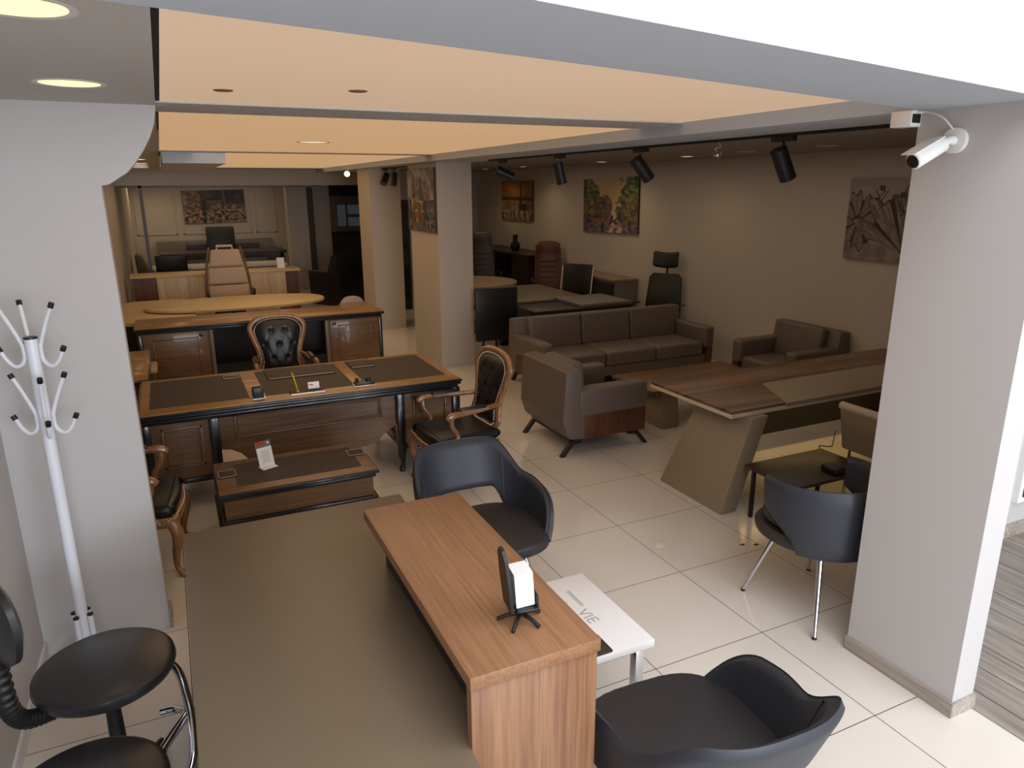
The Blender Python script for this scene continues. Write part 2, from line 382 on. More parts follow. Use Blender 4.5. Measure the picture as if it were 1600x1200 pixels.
# window in dark surround at the very back
bm = bm_new(); box(bm, .98, 2.6, 14.1, 14.2, 1.12, 2.33); w2 = struct('window_2', bm, plain('dark_frame', '232022', .5))
bm = bm_new(); box(bm, 1.25, 2.5, 14.06, 14.1, 1.22, 2.12); struct('inner_frame', bm, 'greylam', w2)
bm = bm_new(); box(bm, 1.47, 1.68, 14.05, 14.06, 1.36, 1.90); box(bm, 1.74, 2.4, 14.05, 14.06, 1.36, 1.58); box(bm, 1.74, 2.4, 14.05, 14.06, 1.66, 1.90); struct('pane', bm, glow('lit_pane', (.18, .24, .3), .1, (.1, .12, .14)), w2)

# ================================================================== CEILING LIGHTS
def downlight(loc, label, r=.085, mat='warm', power=0, group=None, col=(1, .75, .4)):
    t = thing('ceiling_downlight', label, 'ceiling light', loc, 0, group)
    bm = bm_new(); lathe(bm, [(r, 0), (r + .012, -.004), (r + .02, -.002), (r + .02, .0), (r, .0)], seg=36); obj('trim_ring', bm, 'ring', t)
    bm = bm_new(); lathe(bm, [(0, -.002), (r, -.0015), (r, 0)], seg=36); obj('diffuser', bm, mat, t)
    if power: spot('downlight_light', (loc[0], loc[1], loc[2] - .03), power, col)
    return t
downlight((-2.89, -3.30, ZS), 'large round yellow downlight cut by the top left corner', .1, power=2)
downlight((-2.91, -2.02, ZS), 'round yellow downlight in grey soffit above the coat rack', .1, power=4)
for i, (y, lab) in enumerate(((5.7, 'small white downlight alone ahead of the far left row'), (7.4, 'nearest of the stacked white downlights in the far left soffit'), (8.2, 'second white downlight of the far left soffit row'), (9.0, 'third white downlight of the far left soffit row'), (9.8, 'last white downlight of the far left soffit row'))):
    downlight((-2.93, y, ZS), lab, .15, 'cool', 5, 'downlights in the far left soffit')
rl = [(4, 7.4, 'small downlight farthest along the right ceiling'), (0, 0, '')]
RZ = 2.685
for (x, y), lab, p in zip(((3.35, 8.6), (3.35, 6.9), (3.35, 4.25), (3.3, 2.2), (3.1, .95), (3.0, -.2)),
    ('bright ceiling downlight at the far end above the boat painting', 'bright ceiling downlight left of the street painting', 'bright ceiling downlight just above the street painting', 'ceiling downlight between the third and fourth track spotlights',
     'unlit looking round downlight left of the nearest track spotlight', 'round downlight ring right of the nearest track spotlight'), (11, 11, 11, 5, 0, 0)):
    downlight((x, y, RZ), lab, .075, 'cool' if p else 'ceil', p, 'downlights along the right ceiling')
downlight((-1.42, 1.3, ZP), 'pale round lamp in the middle orange ceiling panel', .12, glow('pale_lamp', (1, .8, .55), .85, (1, .9, .8)), 0)
downlight((-1.65, 12.6, 2.75), 'white downlight in the back room above the village painting', .1, 'cool', 7)
downlight((-.6, 12.6, 2.75), 'faint downlight in the back room near the pale pillar', .08, 'cool', 4)
spot('back_room_fill_spot', (-3.0, 15.9, 2.7), 30)  # added spot without a fixture, brightens the back room
area('back_room_fill', (-1.2, 14.6, 2.7), (0, 0, 0), 3, 2.5, 26, (1, .74, .48))  # added warm fill for the back room, no lamp hangs here
# small slots in the near panel
for x, y in ((-2.38, -1.98), (-1.88, -2.17)):
    bm = bm_new(); lathe(bm, [(0, -.003), (.035, -.003), (.04, 0)], seg=20); o = obj('ceiling_sensor', bm, plain('ceiling_cap_brown', '8a6a4c', .6)); o.location = (x, y, ZP)
    tag(o, 'small brown cap in near orange ceiling panel, ' + ('left one' if x < -2 else 'right one'), 'ceiling cap', 'caps in the orange ceiling')

# track and spotlights
bm = bm_new(); box(bm, .785, .815, -2.86, 2.6, 2.614, 2.634); tr = obj('lighting_track', bm, 'blkmetal'); tag(tr, 'long black lighting track on the beam over the hall', 'lighting track')
bm = bm_new(); box(bm, .595, .625, 5.2, 6.47, 2.614, 2.634); tr = obj('lighting_track', bm, 'blkmetal'); tag(tr, 'short black lighting track between the two far pillars', 'lighting track')
def track_spot(x, y, aim, label, s=1.0, group='black spotlights on the long track'):
    t = thing('track_spotlight', label, 'spotlight', (x, y, 2.615), 0, group)
    bm = bm_new(); box(bm, -.018, .018, -.09, .09, -.03, 0, bev=.004); obj('adapter', bm, 'blk', t)
    bm = bm_new(); tube(bm, [(0, 0, -.03), (0, 0, -.09), (0, 0, -.12)], .009, 8); obj('stem', bm, 'blkmetal', t)
    d = Vector(aim).normalized(); c = Vector((0, 0, -.135))
    bm = bm_new(); a = c - d * .07 * s; b = c + d * .13 * s
    tube(bm, [a, a + d * .004, b - d * .004, b], [.048 * s, .052 * s, .052 * s, .048 * s], 28)
    o = obj('lamp_head', bm, 'blkmetal', t)
    bm = bm_new(); tube(bm, [b - d * .012, b + d * .001], .044 * s, 24); obj('lens', bm, plain('lens_dark', '3a3a40', .15), o)
track_spot(.80, 2.25, (.9, -.25, -.4), 'farthest black spotlight on the long track, beside the middle pillar')
track_spot(.80, .95, (.22, -.1, -1), 'black spotlight second from the pillar, pointing nearly straight down')
track_spot(.80, -.36, (.75, -.1, -.85), 'third black spotlight from the pillar, above the street painting')
track_spot(.80, -1.84, (.48, -.05, -.9), 'nearest and largest black spotlight on the track', 1.0)
track_spot(.60, 6.25, (-.5, -.5, -.8), 'left of two small black spotlights beyond the middle pillar', 1, 'small spotlights on the short track')
track_spot(.62, 5.85, (-.2, -.2, -1), 'right of two small black spotlights beyond the middle pillar', 1, 'small spotlights on the short track')
def bulb(x, y, z, label):
    t = thing('bulb_spotlight', label, 'spotlight', (x, y, z), 0, 'small white bulbs with bare wires')
    bm = bm_new(); tube(bm, [(0, 0, 0), (.03, .0, -.03), (-.03, 0, -.05), (.0, 0, -.07)], .004, 6, smooth=4); obj('wire', bm, 'whitep', t)
    bm = bm_new(); lathe(bm, [(0, -.11), (.03, -.11), (.034, -.09), (.016, -.07), (0, -.07)]); obj('lamp', bm, 'chrome', t)
bulb(1.45, -.5, 2.665, 'small white bulb on bare wire right of the third spotlight')
bulb(1.25, 1.75, 2.665, 'small white bulb hanging by the farthest track spotlight')
bm = bm_new(); bmesh.ops.create_icosphere(bm, subdivisions=3, radius=.05); o = obj('globe_lamp', bm, glow('globe_glow', (1, .8, .6), 1.6)); o.location = (.30, 7.6, 2.56)
tag(o, 'tiny glowing globe lamp at the top of the far pillar', 'lamp')

# security camera on the right pillar
t = thing('security_camera', 'white bullet security camera on the right pillar', 'camera', (.297, -3.27, 2.50))
bm = bm_new(); tube(bm, [(0, 0, 0), (-.02, 0, 0), (-.022, 0, 0)], [.05, .05, .03], 28); obj('mount_plate', bm, 'whitep', t)
bm = bm_new(); tube(bm, [(-.015, 0, 0), (-.05, 0, .0), (-.085, .01, -.02)], [.02, .016, .02], 14, smooth=4); obj('arm', bm, 'whitep', t)
a = Vector((-.085, .01, -.02)); d = Vector((-.93, .1, -.45)).normalized()
bm = bm_new(); tube(bm, [a - d * .02, a - d * .012, a + d * .14, a + d * .145], [.026, .032, .035, .03], 24); h = obj('housing', bm, 'whitep', t)
bm = bm_new(); tube(bm, [a + d * .143, a + d * .148], .027, 20); obj('lens', bm, 'blk', h)
bm = bm_new(); box(bm, -.0, .16, -.035, .035, .034, .039, bev=.002, mat=Matrix.Translation(a) @ d.to_track_quat('X', 'Z').to_matrix().to_4x4()); obj('sun_shield', bm, 'whitep', t)
bm = bm_new(); tube(bm, [(-.015, .0, .03), (-.03, .05, .09), (-.02, .13, .12), (-.03, .17, .12), (-.02, .18, .14)], .004, 6, smooth=5); obj('cable', bm, 'whitep', t)
bm = bm_new(); box(bm, .235, .30, -3.10, -3.0, 2.565, 2.63, bev=.004); o = obj('junction_box', bm, 'whitep'); tag(o, 'white junction box where beam meets the right pillar', 'junction box')
bm2 = bm_new(); box(bm2, .24, .285, -3.106, -3.099, 2.58, 2.615); obj('cover', bm2, 'gap', o)

# ================================================================== PAINTINGS
def fbm(x, y, s, seed=0, oc=4): return noise.fractal(Vector((x * s, y * s, seed)), 1, 2, oc)
def painting(name, label, loc, rot, w, h, fn, res=90, depth=.035, group=None):
    t = thing(name, label, 'painting', loc, 0, group); t.rotation_euler = rot
    bm = bm_new(); box(bm, -w / 2, w / 2, .002, depth, -h / 2, h / 2); obj('stretcher', bm, 'canvas_edge', t)
    nx, nz = res, max(8, int(res * h / w)); me = bpy.data.meshes.new('canvas'); vs = []; fs = []; cols = []
    for j in range(nz + 1):
        for i in range(nx + 1): vs.append((-w / 2 + w * i / nx, 0, -h / 2 + h * j / nz))
    for j in range(nz):
        for i in range(nx):
            a = j * (nx + 1) + i; fs.append((a, a + 1, a + nx + 2, a + nx + 1))
            cols.append(fn((i + .5) / nx, (j + .5) / nz, w / h))
    me.from_pydata(vs, [], fs); ca = me.color_attributes.new('Col', 'FLOAT_COLOR', 'CORNER'); k = 0
    for c in cols:
        for _ in range(4): ca.data[k].color = (c[0], c[1], c[2], 1); k += 1
    me.materials.append(M['canvas']); o = bpy.data.objects.new('canvas', me); C.objects.link(o); o.parent = t
    return t
def lerp(a, b, t):
    t = max(0, min(1, t)); return [a[i] + (b[i] - a[i]) * t for i in range(3)]
def lin(h): return list(srgb(h)[:3])
def p_flowers(u, v, ar):
    n = fbm(u, v, 5, 3); c = lerp(lin('988a80'), lin('6e625a'), .5 + n)
    if v > .6: c = lerp(c, lin('a39990'), .5 + .6 * n)
    for (cx, cy, r, a0, a1) in ((.13, .48, .36, -180, 180), (.70, .10, .80, 20, 160)):
        dx, dy = (u - cx) * ar, v - cy; d = math.hypot(dx, dy); a = math.degrees(math.atan2(dy, dx))
        if a0 <= a <= a1:
            ph = (a / (30 if r > .5 else 45) + .3) % 1; rr = r * (.78 + .22 * sin(ph * pi)) * (1 + .1 * sin(a * .3))
            if d < rr:
                edge = min(ph, 1 - ph)
                st = abs(fbm(a * .12, d * 2, 1.4, 9)); c = lerp(lin('463a34'), lin('8d7f74'), .25 + st * 1.5)
                if edge < .10 or rr - d < .02: c = lin('2c2320')
                if d < .07: c = lin('3a302b')
    for sx, sy in ((.38, .88), (.86, .9), (.62, .8)):
        dx, dy = (u - sx), v - sy
        if abs(dx + .03 * sin(dy * 40)) < .008 and -.25 < dy < .03: c = lin('2e2420')
        if dx * dx + dy * dy < .0012: c = lin('463a34')
        for k in (-1, 1):
            if abs(dx - k * (dy + .16) * .5) < .006 and -.2 < dy < -.02: c = lin('2e2420')
    return c
def p_street(u, v, ar):
    n = fbm(u, v, 7, 1); sky = lerp(lin('c79a66'), lin('b3a07c'), v); c = sky
    road_w = .07 + (.45 - v) * .75
    if v < .5:
        c = lerp(lin('5f5a6e'), lin('8d7868'), .5 + n * 1.6)
        if abs(u - .60) < .05 + (.4 - v) * .25: c = lerp(lin('cbb096'), lin('9a8a90'), .3 + n)
    left = u < .52 - max(0, (v - .55)) * .75 + n * .2; right = u > .66 + max(0, v - .6) * .22 + n * .14
    if (left or right) and v > .22 + abs(u - .6) * -.2:
        m = fbm(u, v, 14, 5); c = lerp(lin('38452c'), lin('7c8052'), .45 + m * 1.6)
        if v < .62: c = lerp(c, lin('93694a') if fbm(u, v, 9, 8) > .05 else lin('4a3340'), .55)
    if v < .4 and n > .26: c = lin('8e5a4e')
    if v < .35 and fbm(u, v, 12, 22) < -.25: c = lin('33385e')
    if abs(u - .56) < .012 and .18 < v < .32: c = lin('25233c')
    return c
def p_sea(u, v, ar):
    n = fbm(u, v, 4, 2); c = lerp(lin('a9713c'), lin('6b452a'), abs(v - .8) * 2 + n * .6)
    if v < .6: c = lerp(lin('5b3a25'), lin('8a6848'), .5 + n)
    if .5 < v < .58: c = lin('452c1d')
    if v < .48: c = lerp(lin('7a5a42'), lin('a38b6e'), .5 + n * 1.3)
    if abs(u - .64) < .02 + max(0, .62 - v) * .12 and .30 < v < .9: c = lin('33231a')
    if .42 > v > .24 and abs(u - .72) < .12: c = lin('2e241c')
    if v < .26:
        m = fbm(u, v, 11, 7); c = lerp(lin('5e4c3a'), lin('b39d7e'), .4 + m * 1.6)
    if math.hypot((u - .45) * ar, v - .12) < .05: c = lin('4a3a2c')
    return c
def p_tram(u, v, ar):
    n = fbm(u, v, 6, 4); c = lerp(lin('55504e'), lin('2c2828'), .5 + n * 1.5)
    if v > .5: c = lerp(lin('4a4543'), lin('8e8680'), .4 + n)
    for cx, w in ((.25, .06), (.52, .09)):
        if abs(u - cx) < w * (1.15 - v) + .01 and .35 < v < .95 - w: c = lerp(lin('2a2422'), lin('57493f'), .5 + fbm(u, v, 20, 2))
    if .15 < u < .6 and .18 < v < .48 + (.6 - u) * .1:
        c = lerp(lin('6a5a40'), lin('b0986c'), .4 + fbm(u, v, 14, 2) * 1.5)
        if int(u * 26) % 2 and .33 < v < .45: c = lin('3a2c20')
        if v < .30: c = lerp(lin('7a4a30'), lin('3a2a20'), fbm(u, v, 9, 6) + .4)
    if v < .18: c = lerp(lin('2d2a29'), lin('6b645c'), .5 + n)
    if math.hypot(u - .35, v - .17) < .04: c = lin('9a8a4a')
    if u > .75 and v < .4: c = lerp(lin('1f1c1c'), lin('77706c'), .5 + fbm(u, v, 16, 3) * 2)
    return c
def p_village(u, v, ar):
    n = fbm(u, v, 6, 11); c = lerp(lin('4f4b44'), lin('302b28'), .5 + n)
    if u < .28 or (.42 < u < .6 and v < .72) or u > .66:
        m = fbm(u, v, 13, 12); c = lerp(lin('5c3a34'), lin('9c8468'), .35 + m * 1.4)
    if .6 < v < .78 and .38 < u < .62: c = lin('2b1d18') if v > .7 else lin('6a4a48')
    if .30 < u < .37 and v < .72: c = lin('20261a')
    if u > .68 and v > .55: c = lerp(lin('2e2028'), lin('4c3840'), .5 + n)
    if v < .4:
        m = fbm(u, v, 17, 14)
        if m > .12: c = lerp(lin('8a755a'), lin('c0a884'), m)
        if m < -.22: c = lin('1c1411')
    return c
RW = (0, 0, -pi / 2)   # canvas faces -X on the right wall (local -y is the front)
painting('canvas_painting', 'grey brown canvas of large flower heads on the right wall', (3.962, -.22, 1.985), RW, 1.02, .83, p_flowers, 130)
painting('canvas_painting', 'colourful canvas of tree lined street with orange sky', (3.962, 4.95, 2.03), (0, R(-1.2), -pi / 2), 1.62, .87, p_street, 110)
painting('canvas_painting', 'sepia canvas of a tower in the sea at the far end of right wall', (3.962, 8.45, 2.06), RW, 1.45, .78, p_sea, 80)
painting('canvas_painting', 'dark city canvas with yellow tram on the middle pillar', (.434, 4.06, 2.17), RW, 1.08, .80, p_tram, 90)
painting('canvas_painting', 'dark village canvas with houses on back room wall', (-1.33, 16.96, 1.84), (0, R(-1), 0), 1.62, .89, p_village, 90)

# ================================================================== RECEPTION DESK
t = thing('reception_desk', 'reception desk with taupe top and raised walnut counter', 'desk', (-2.2, -3.0, 0))
def loc(bmf, name, mat, par, off):   # build in world numbers, store relative to the thing
    bm = bm_new(); bmf(bm); bmesh.ops.translate(bm, vec=-Vector(off), verts=bm.verts[:]); return obj(name, bm, mat, par)
OF = (-2.2, -3.0, 0)
loc(lambda b: prism(b, [(-2.75, -4.6), (-2.03, -4.6), (-2.03, -3.66), (-1.95, -3.60), (-1.72, -2.47), (-1.69, -1.82), (-2.75, -1.82)], 'z', .71, .75, bev=.003), 'desktop', 'taupe', t, OF)
loc(lambda b: box(b, -2.035, -1.605, -3.67, -2.465, .957, 1.0, bev=.002), 'counter_top', 'counter', t, OF)
loc(lambda b: box(b, -2.03, -1.61, -3.66, -3.625, 0, .965, bev=.002), 'end_panel', 'counter_v', t, OF)
loc(lambda b: box(b, -1.90, -1.61, -2.51, -2.475, .0, .965, bev=.002), 'end_panel', 'counter_v', t, OF)
loc(lambda b: box(b, -1.96, -1.94, -3.625, -2.51, .75, .965), 'riser_panel', 'darklam', t, OF)
loc(lambda b: box(b, -1.72, -1.70, -3.625, -2.51, .02, .965), 'front_panel', 'counter_v', t, OF)
loc(lambda b: box(b, -2.70, -1.74, -1.93, -1.89, 0, .71), 'leg_panel', 'taupe2', t, OF)
loc(lambda b: box(b, -2.70, -2.06, -4.55, -4.51, 0, .71), 'leg_panel', 'taupe2', t, OF)
# business card holder shaped like an office chair
hc = (-1.785, -3.48, 1.0)
t = thing('card_holder', 'black card holder shaped like tiny office chair on walnut counter', 'card holder', hc, R(-8)); t.scale = (1.35,) * 3
for k in range(5):
    a = 2 * pi * k / 5 + .3
    bm = bm_new(); tube(bm, [(0, 0, .022), (.03 * cos(a), .03 * sin(a), .016), (.055 * cos(a), .055 * sin(a), .005)], [.006, .005, .005], 8); obj('base_arm', bm, 'blk', t)
bm = bm_new(); tube(bm, [(0, 0, .016), (0, 0, .045)], .007, 10); box(bm, -.02, .03, -.04, .04, .045, .052, bev=.003); obj('seat', bm, 'blk', t)
bm = bm_new(); prism(bm, [(-.032, .045), (-.036, .12), (-.03, .18), (-.012, .198), (.012, .198), (.03, .18), (.036, .12), (.032, .045)], 'x', -.028, -.02, mat=Matrix.Rotation(R(-6), 4, 'Y')); obj('backrest', bm, 'blk', t)
bm = bm_new(); box(bm, .028, .033, -.035, .035, .045, .08, bev=.001); obj('front_lip', bm, 'blk', t)
t2 = thing('business_cards', 'stack of white business cards with red print in the tiny holder', 'business cards', (hc[0], hc[1], 1.072), R(-8)); t2.scale = (1.35,) * 3
bm = bm_new(); box(bm, -.018, .026, -.027, .027, 0, .085, mat=Matrix.Rotation(R(-4), 4, 'Y')); obj('card_stack', bm, 'paper', t2)
bm = bm_new(); prism(bm, [(-.012, .022), (.018, .03), (.0, .05)], 'x', .0262, .0268, mat=Matrix.Rotation(R(-4), 4, 'Y')); obj('print', bm, 'red', t2, label='red logo mark')
bm = bm_new(); box(bm, .0262, .0268, -.02, .02, .062, .07, mat=Matrix.Rotation(R(-4), 4, 'Y')); obj('print', bm, plain('blue_print', '7fa8c8', .5), t2, label='pale blue line')

# ================================================================== WHITE SIDE TABLE
OF = (-1.25, -2.81, 0)
t = thing('side_table', 'low white side table with chrome legs beside the counter', 'table', OF)
loc(lambda b: box(b, -1.56, -.965, -3.115, -2.505, .415, .45, bev=.002), 'tabletop', 'white', t, OF)
for x in (-1.53, -1.02):
    for y in (-3.07, -2.56):
        def lg(b):
            box(b, x - .022, x + .022, y - .022, y + .022, 0, .415, bev=.004)
        loc(lg, 'leg', 'chrome', t, OF)
for y in (-3.07, -2.56): loc(lambda b: box(b, -1.508, -1.042, y - .012, y + .012, .385, .415), 'rail', 'blkmetal', t, OF)
text('printed_letters', 'VIE', .08, 'palegrey', t, (.085, .02, .4505), (0, 0, R(-84)))
text('printed_letters', 'UE', .03, 'palegrey', t, (.06, .13, .4505), (0, 0, R(-84)))
loc(lambda b: (box(b, -1.11, -1.106, -2.76, -2.62, .4502, .4506), box(b, -1.12, -1.117, -2.76, -2.62, .4502, .4506)), 'printed_lines', 'greyp', t, OF)
bm = bm_new(); box(bm, -1.30, -1.175, -3.11, -2.99, .4503, .462, bev=.002); o = obj('leather_coaster', bm, 'leather_top'); tag(o, 'dark square pad on the corner of the white side table', 'pad')

# ================================================================== SHELL ARMCHAIRS
def shell_armchair(label, loc_, rz):
    t = thing('shell_armchair', label, 'armchair', loc_, rz, 'charcoal shell armchairs by the white table')
    W_, D_ = .345, .345
    def plan(ph, z):   # phi 0 = back (-x), +-pi/2 = sides, beyond = front
        fl = 1 + .16 * max(0, (z - .42)) / .42
        c, s = cos(ph), sin(ph)
        e = 2 / 2.7
        x = -math.copysign(abs(c) ** e, c) * D_ * fl; y = math.copysign(abs(s) ** e, s) * W_ * fl
        return x, y
    def top(ph):
        a = abs(ph)
        if a < .5: return .835
        if a < 1.25: k = (a - .55) / .7; k = k * k * (3 - 2 * k); return .835 - .165 * k
        if a < 1.45: return .67
        k = min(1, (a - 1.45) / .9); return .67 - .24 * k ** 1.6
    def bot(ph):
        a = abs(ph)
        if a < .5: return .545
        if a < .85: k = (a - .5) / .35; k = k * k * (3 - 2 * k); return .545 - .135 * k
        return .41
    bm = bm_new(); N, K = 72, 12; PH = 2.35; g = []
    th = .045
    for side in (0, 1):
        rows = []
        for i in range(N + 1):
            ph = -PH + 2 * PH * i / N; b, tp = bot(ph), top(ph); tp = max(tp, b + .012); row = []
            for j in range(K + 1):
                z = b + (tp - b) * j / K; x, y = plan(ph, z)
                d = th * (1 if side else 0); rr = math.hypot(x, y); lean = -.09 * max(0, z - .5) / .35 * max(0, cos(ph))
                edge = min(j, K - j) / K; inset = .5 * th * (1 - min(1, edge / .12)) ** 2
                q = (rr - (d if side else 0) + (inset if side else -inset)) / rr
                zz = z - (.008 if (side and j == K) else 0)
                row.append(bm.verts.new((x * q + lean, y * q, zz)))
            rows.append(row)
        g.append(rows)
    for s_ in (0, 1):
        for i in range(N):
            for j in range(K): bm.faces.new((g[s_][i][j], g[s_][i + 1][j], g[s_][i + 1][j + 1], g[s_][i][j + 1]))
    for i in range(N):
        bm.faces.new((g[0][i][K], g[0][i + 1][K], g[1][i + 1][K], g[1][i][K])); bm.faces.new((g[0][i][0], g[1][i][0], g[1][i + 1][0], g[0][i + 1][0]))
    for j in range(K):
        bm.faces.new((g[0][0][j], g[0][0][j + 1], g[1][0][j + 1], g[1][0][j])); bm.faces.new((g[0][N][j], g[1][N][j], g[1][N][j + 1], g[0][N][j + 1]))
    obj('shell', bm, 'shell', t, ang=50)
    # seam piping inside each arm
    for s_ in (-1, 1):
        pts = []
        for j in range(7):
            ph = s_ * .78; z = .46 + (top(ph) - .46) * j / 6 * .92; x, y = plan(ph, z); rr = math.hypot(x, y); lean = -.09 * max(0, z - .5) / .35 * max(0, cos(ph)); q = (rr - th) / rr
            pts.append((x * q + lean, y * q, z))
        bm = bm_new(); tube(bm, pts, .003, 6); obj('seam', bm, 'blk', t)
    bm = bm_new(); poly = []
    for i in range(40):
        a = 2 * pi * i / 40; e = 2 / 3.2
        poly.append((math.copysign(abs(cos(a)) ** e, cos(a)) * (D_ * .92) + .01, math.copysign(abs(sin(a)) ** e, sin(a)) * W_ * .92))
    prism(bm, poly, 'z', .385, .455, bev=.018, seg=3); obj('seat', bm, 'shell_seat', t)
    for sx in (-1, 1):
        for sy in (-1, 1):
            bm = bm_new(); tube(bm, [(sx * .14, sy * .14, .39), (sx * .24, sy * .24, .0)], [.014, .01], 12); obj('leg', bm, 'chrome', t)
    return t
shell_armchair('charcoal shell armchair behind the counter, facing the white side table', (-1.20, -1.84, 0), -pi / 2 + R(3))
shell_armchair('charcoal shell armchair at the bottom edge of the photo', (-1.21, -3.63, 0), pi / 2 - R(3))

# ================================================================== TUB CHAIR WITH CHROME LEGS
t = thing('tub_chair', 'dark grey tub chair on four chrome legs beside the right pillar', 'chair', (.47, -2.70, 0), pi / 2)
def tub(t):
    N, K = 60, 10; bm = bm_new(); g = []; PH = 1.92; th = .05
    for side in (0, 1):
        rows = []
        for i in range(N + 1):
            ph = -PH + 2 * PH * i / N; a = abs(ph); tp = .83 - .02 * min(1, a / 1.5) ** 2; b = .425
            if a > 1.25: k = (a - 1.25) / (PH - 1.25); b = .46 + .17 * k ** .8
            row = []
            for j in range(K + 1):
                z = b + (tp - b) * j / K; fl = 1 + .10 * (z - .38) / .45
                rx, ry = .325 * fl, .325 * fl; x, y = -cos(ph) * rx, sin(ph) * ry
                rr = math.hypot(x, y); q = (rr - (th if side else 0)) / rr; edge = min(j, K - j) / K
                ins = .4 * th * (1 - min(1, edge / .15)) ** 2; q = q + (ins if side else -ins) / rr
                row.append(bm.verts.new((x * q, y * q, z)))
            rows.append(row)
        g.append(rows)
    for s_ in (0, 1):
        for i in range(N):
            for j in range(K): bm.faces.new((g[s_][i][j], g[s_][i + 1][j], g[s_][i + 1][j + 1], g[s_][i][j + 1]))
    for i in range(N):
        bm.faces.new((g[0][i][K], g[0][i + 1][K], g[1][i + 1][K], g[1][i][K])); bm.faces.new((g[0][i][0], g[1][i][0], g[1][i + 1][0], g[0][i + 1][0]))
    for j in range(K):
        bm.faces.new((g[0][0][j], g[0][0][j + 1], g[1][0][j + 1], g[1][0][j])); bm.faces.new((g[0][N][j], g[1][N][j], g[1][N][j + 1], g[0][N][j + 1]))
    obj('backrest', bm, 'shell', t, ang=50)
    bm = bm_new(); lathe(bm, [(0, .41), (.22, .41), (.28, .42), (.32, .445), (.325, .47), (.30, .50), (0, .50)], (0.035, 0), 48); obj('seat_base', bm, 'shell_seat', t)
    bm = bm_new(); lathe(bm, [(0, .502), (.22, .502), (.27, .515), (.275, .54), (.24, .56), (0, .57)], (.05, 0), 48); obj('seat_cushion', bm, 'shell_seat', t)
    for sx in (-1, 1):
        for sy in (-1, 1):
            bm = bm_new(); tube(bm, [(sx * .15, sy * .15, .42), (sx * .265, sy * .265, .012)], [.017, .011], 16); l = obj('leg', bm, 'chrome', t)
            bm = bm_new(); tube(bm, [(sx * .265, sy * .265, .012), (sx * .267, sy * .267, 0)], .013, 12); obj('foot_glide', bm, 'blk', l)
tub(t)

# ================================================================== MEETING TABLE
OF = (2.3, -1.05, 0)
t = thing('meeting_table', 'long walnut meeting desk with taupe slanted slab leg', 'desk', OF)
loc(lambda b: prism(b, [(.845, -.585), (.86, -1.52), (3.62, -1.50), (3.78, -1.1), (3.66, -.56)], 'z', .740, .762, bev=.002), 'walnut_top', 'walnut', t, OF)
loc(lambda b: prism(b, [(.84, -.575), (.855, -1.53), (3.62, -1.51), (3.79, -1.1), (3.66, -.55)], 'z', .712, .740, bev=.002), 'base_layer', 'cream', t, OF)
loc(lambda b: prism(b, [(1.62, -1.03), (1.60, -1.07), (1.38, -1.533), (3.58, -1.512), (3.65, -1.03)], 'z', .735, .7645, bev=.001), 'inlay_panel', 'taupe2', t, OF)
def slab(b):
    prism(b, [(-.86, 0), (-1.585, 0), (-1.58, .712), (-.99, .712)], 'x', .77, .92, bev=.006)
    for v in b.verts: v.co.x += v.co.z * .34
loc(slab, 'slab_leg', 'taupe2', t, OF)
def slab2(b):
    prism(b, [(-.86, 0), (-1.45, 0), (-1.40, .712), (-.68, .712)], 'x', 3.55, 3.68, bev=.006)
loc(slab2, 'slab_leg', 'taupe2', t, OF)
loc(lambda b: box(b, 1.30, 3.55, -.76, -.72, .18, .712), 'modesty_panel', 'darklam', t, OF)
# warm light strip behind the modesty panel, falling on the tiles
bm = bm_new(); box(bm, 1.6, 3.2, -1.0, -.97, .69, .71); o = obj('light_strip', bm, glow('strip_glow', (1, .66, .22), 2.0)); o.parent = t; o.location = (-OF[0], -OF[1], 0)
l = area('under_desk_light', (2.45, -.9, .66), (0, 0, 0), 1.7, .12, 2.2, (1, .70, .28))
bm = bm_new(); tube(bm, [(2.5, -.95, .005), (2.58, -.86, .006), (2.66, -.92, .006), (2.78, -.84, .02), (2.84, -.8, .1)], .004, 6, smooth=5); o = obj('power_cable', bm, 'cable'); tag(o, 'thin black cable lying on lit tiles under the meeting desk', 'cable')
bm = bm_new(); box(bm, -.02, .02, -.02, .02, 0, .018, bev=.004); o = obj('cable_switch', bm, 'whitep'); o.location = (2.47, -.98, 0); tag(o, 'small white plug box at the cable end under meeting desk', 'plug')

# low dark table and beige chair behind it
OF = (1.2, -1.87, 0)
t = thing('low_table', 'low dark brown table between the slab leg and beige chair', 'table', OF)
loc(lambda b: box(b, .90, 1.66, -2.12, -1.65, .375, .40, bev=.004), 'tabletop', plain('gloss_brown', '352b26', .42), t, OF)
for x, y in ((.95, -2.07), (1.61, -2.07), (.95, -1.70), (1.61, -1.70)): loc(lambda b: box(b, x - .012, x + .012, y - .012, y + .012, 0, .375), 'leg', 'blkmetal', t, OF)
bm = bm_new(); box(bm, -.12, .10, -.07, .07, 0, .05, bev=.015, seg=3); o = obj('black_pouch', bm, 'blk_leather'); o.location = (1.42, -2.03, .40); tag(o, 'small black pouch lying on the low dark table', 'pouch')
t = thing('visitor_chair', 'beige visitor chair with padded top edge near the right pillar', 'chair', (2.06, -1.98, 0), 0)
m_ = Matrix.Rotation(R(-12), 4, 'Y')
bm = bm_new(); box(bm, -.045, 0, -.28, .28, .0, .34, bev=.015, mat=Matrix.Translation((-.2, 0, .40)) @ m_); b_ = obj('backrest', bm, 'taupe2', t)
bm = bm_new(); tube(bm, [(-.29, -.285, .74), (-.29, .285, .74)], .03, 14); obj('top_roll', bm, 'cream', b_)
bm = bm_new(); box(bm, -.2, .24, -.27, .27, .38, .46, bev=.03, seg=3); obj('seat', bm, 'blk_leather', t)
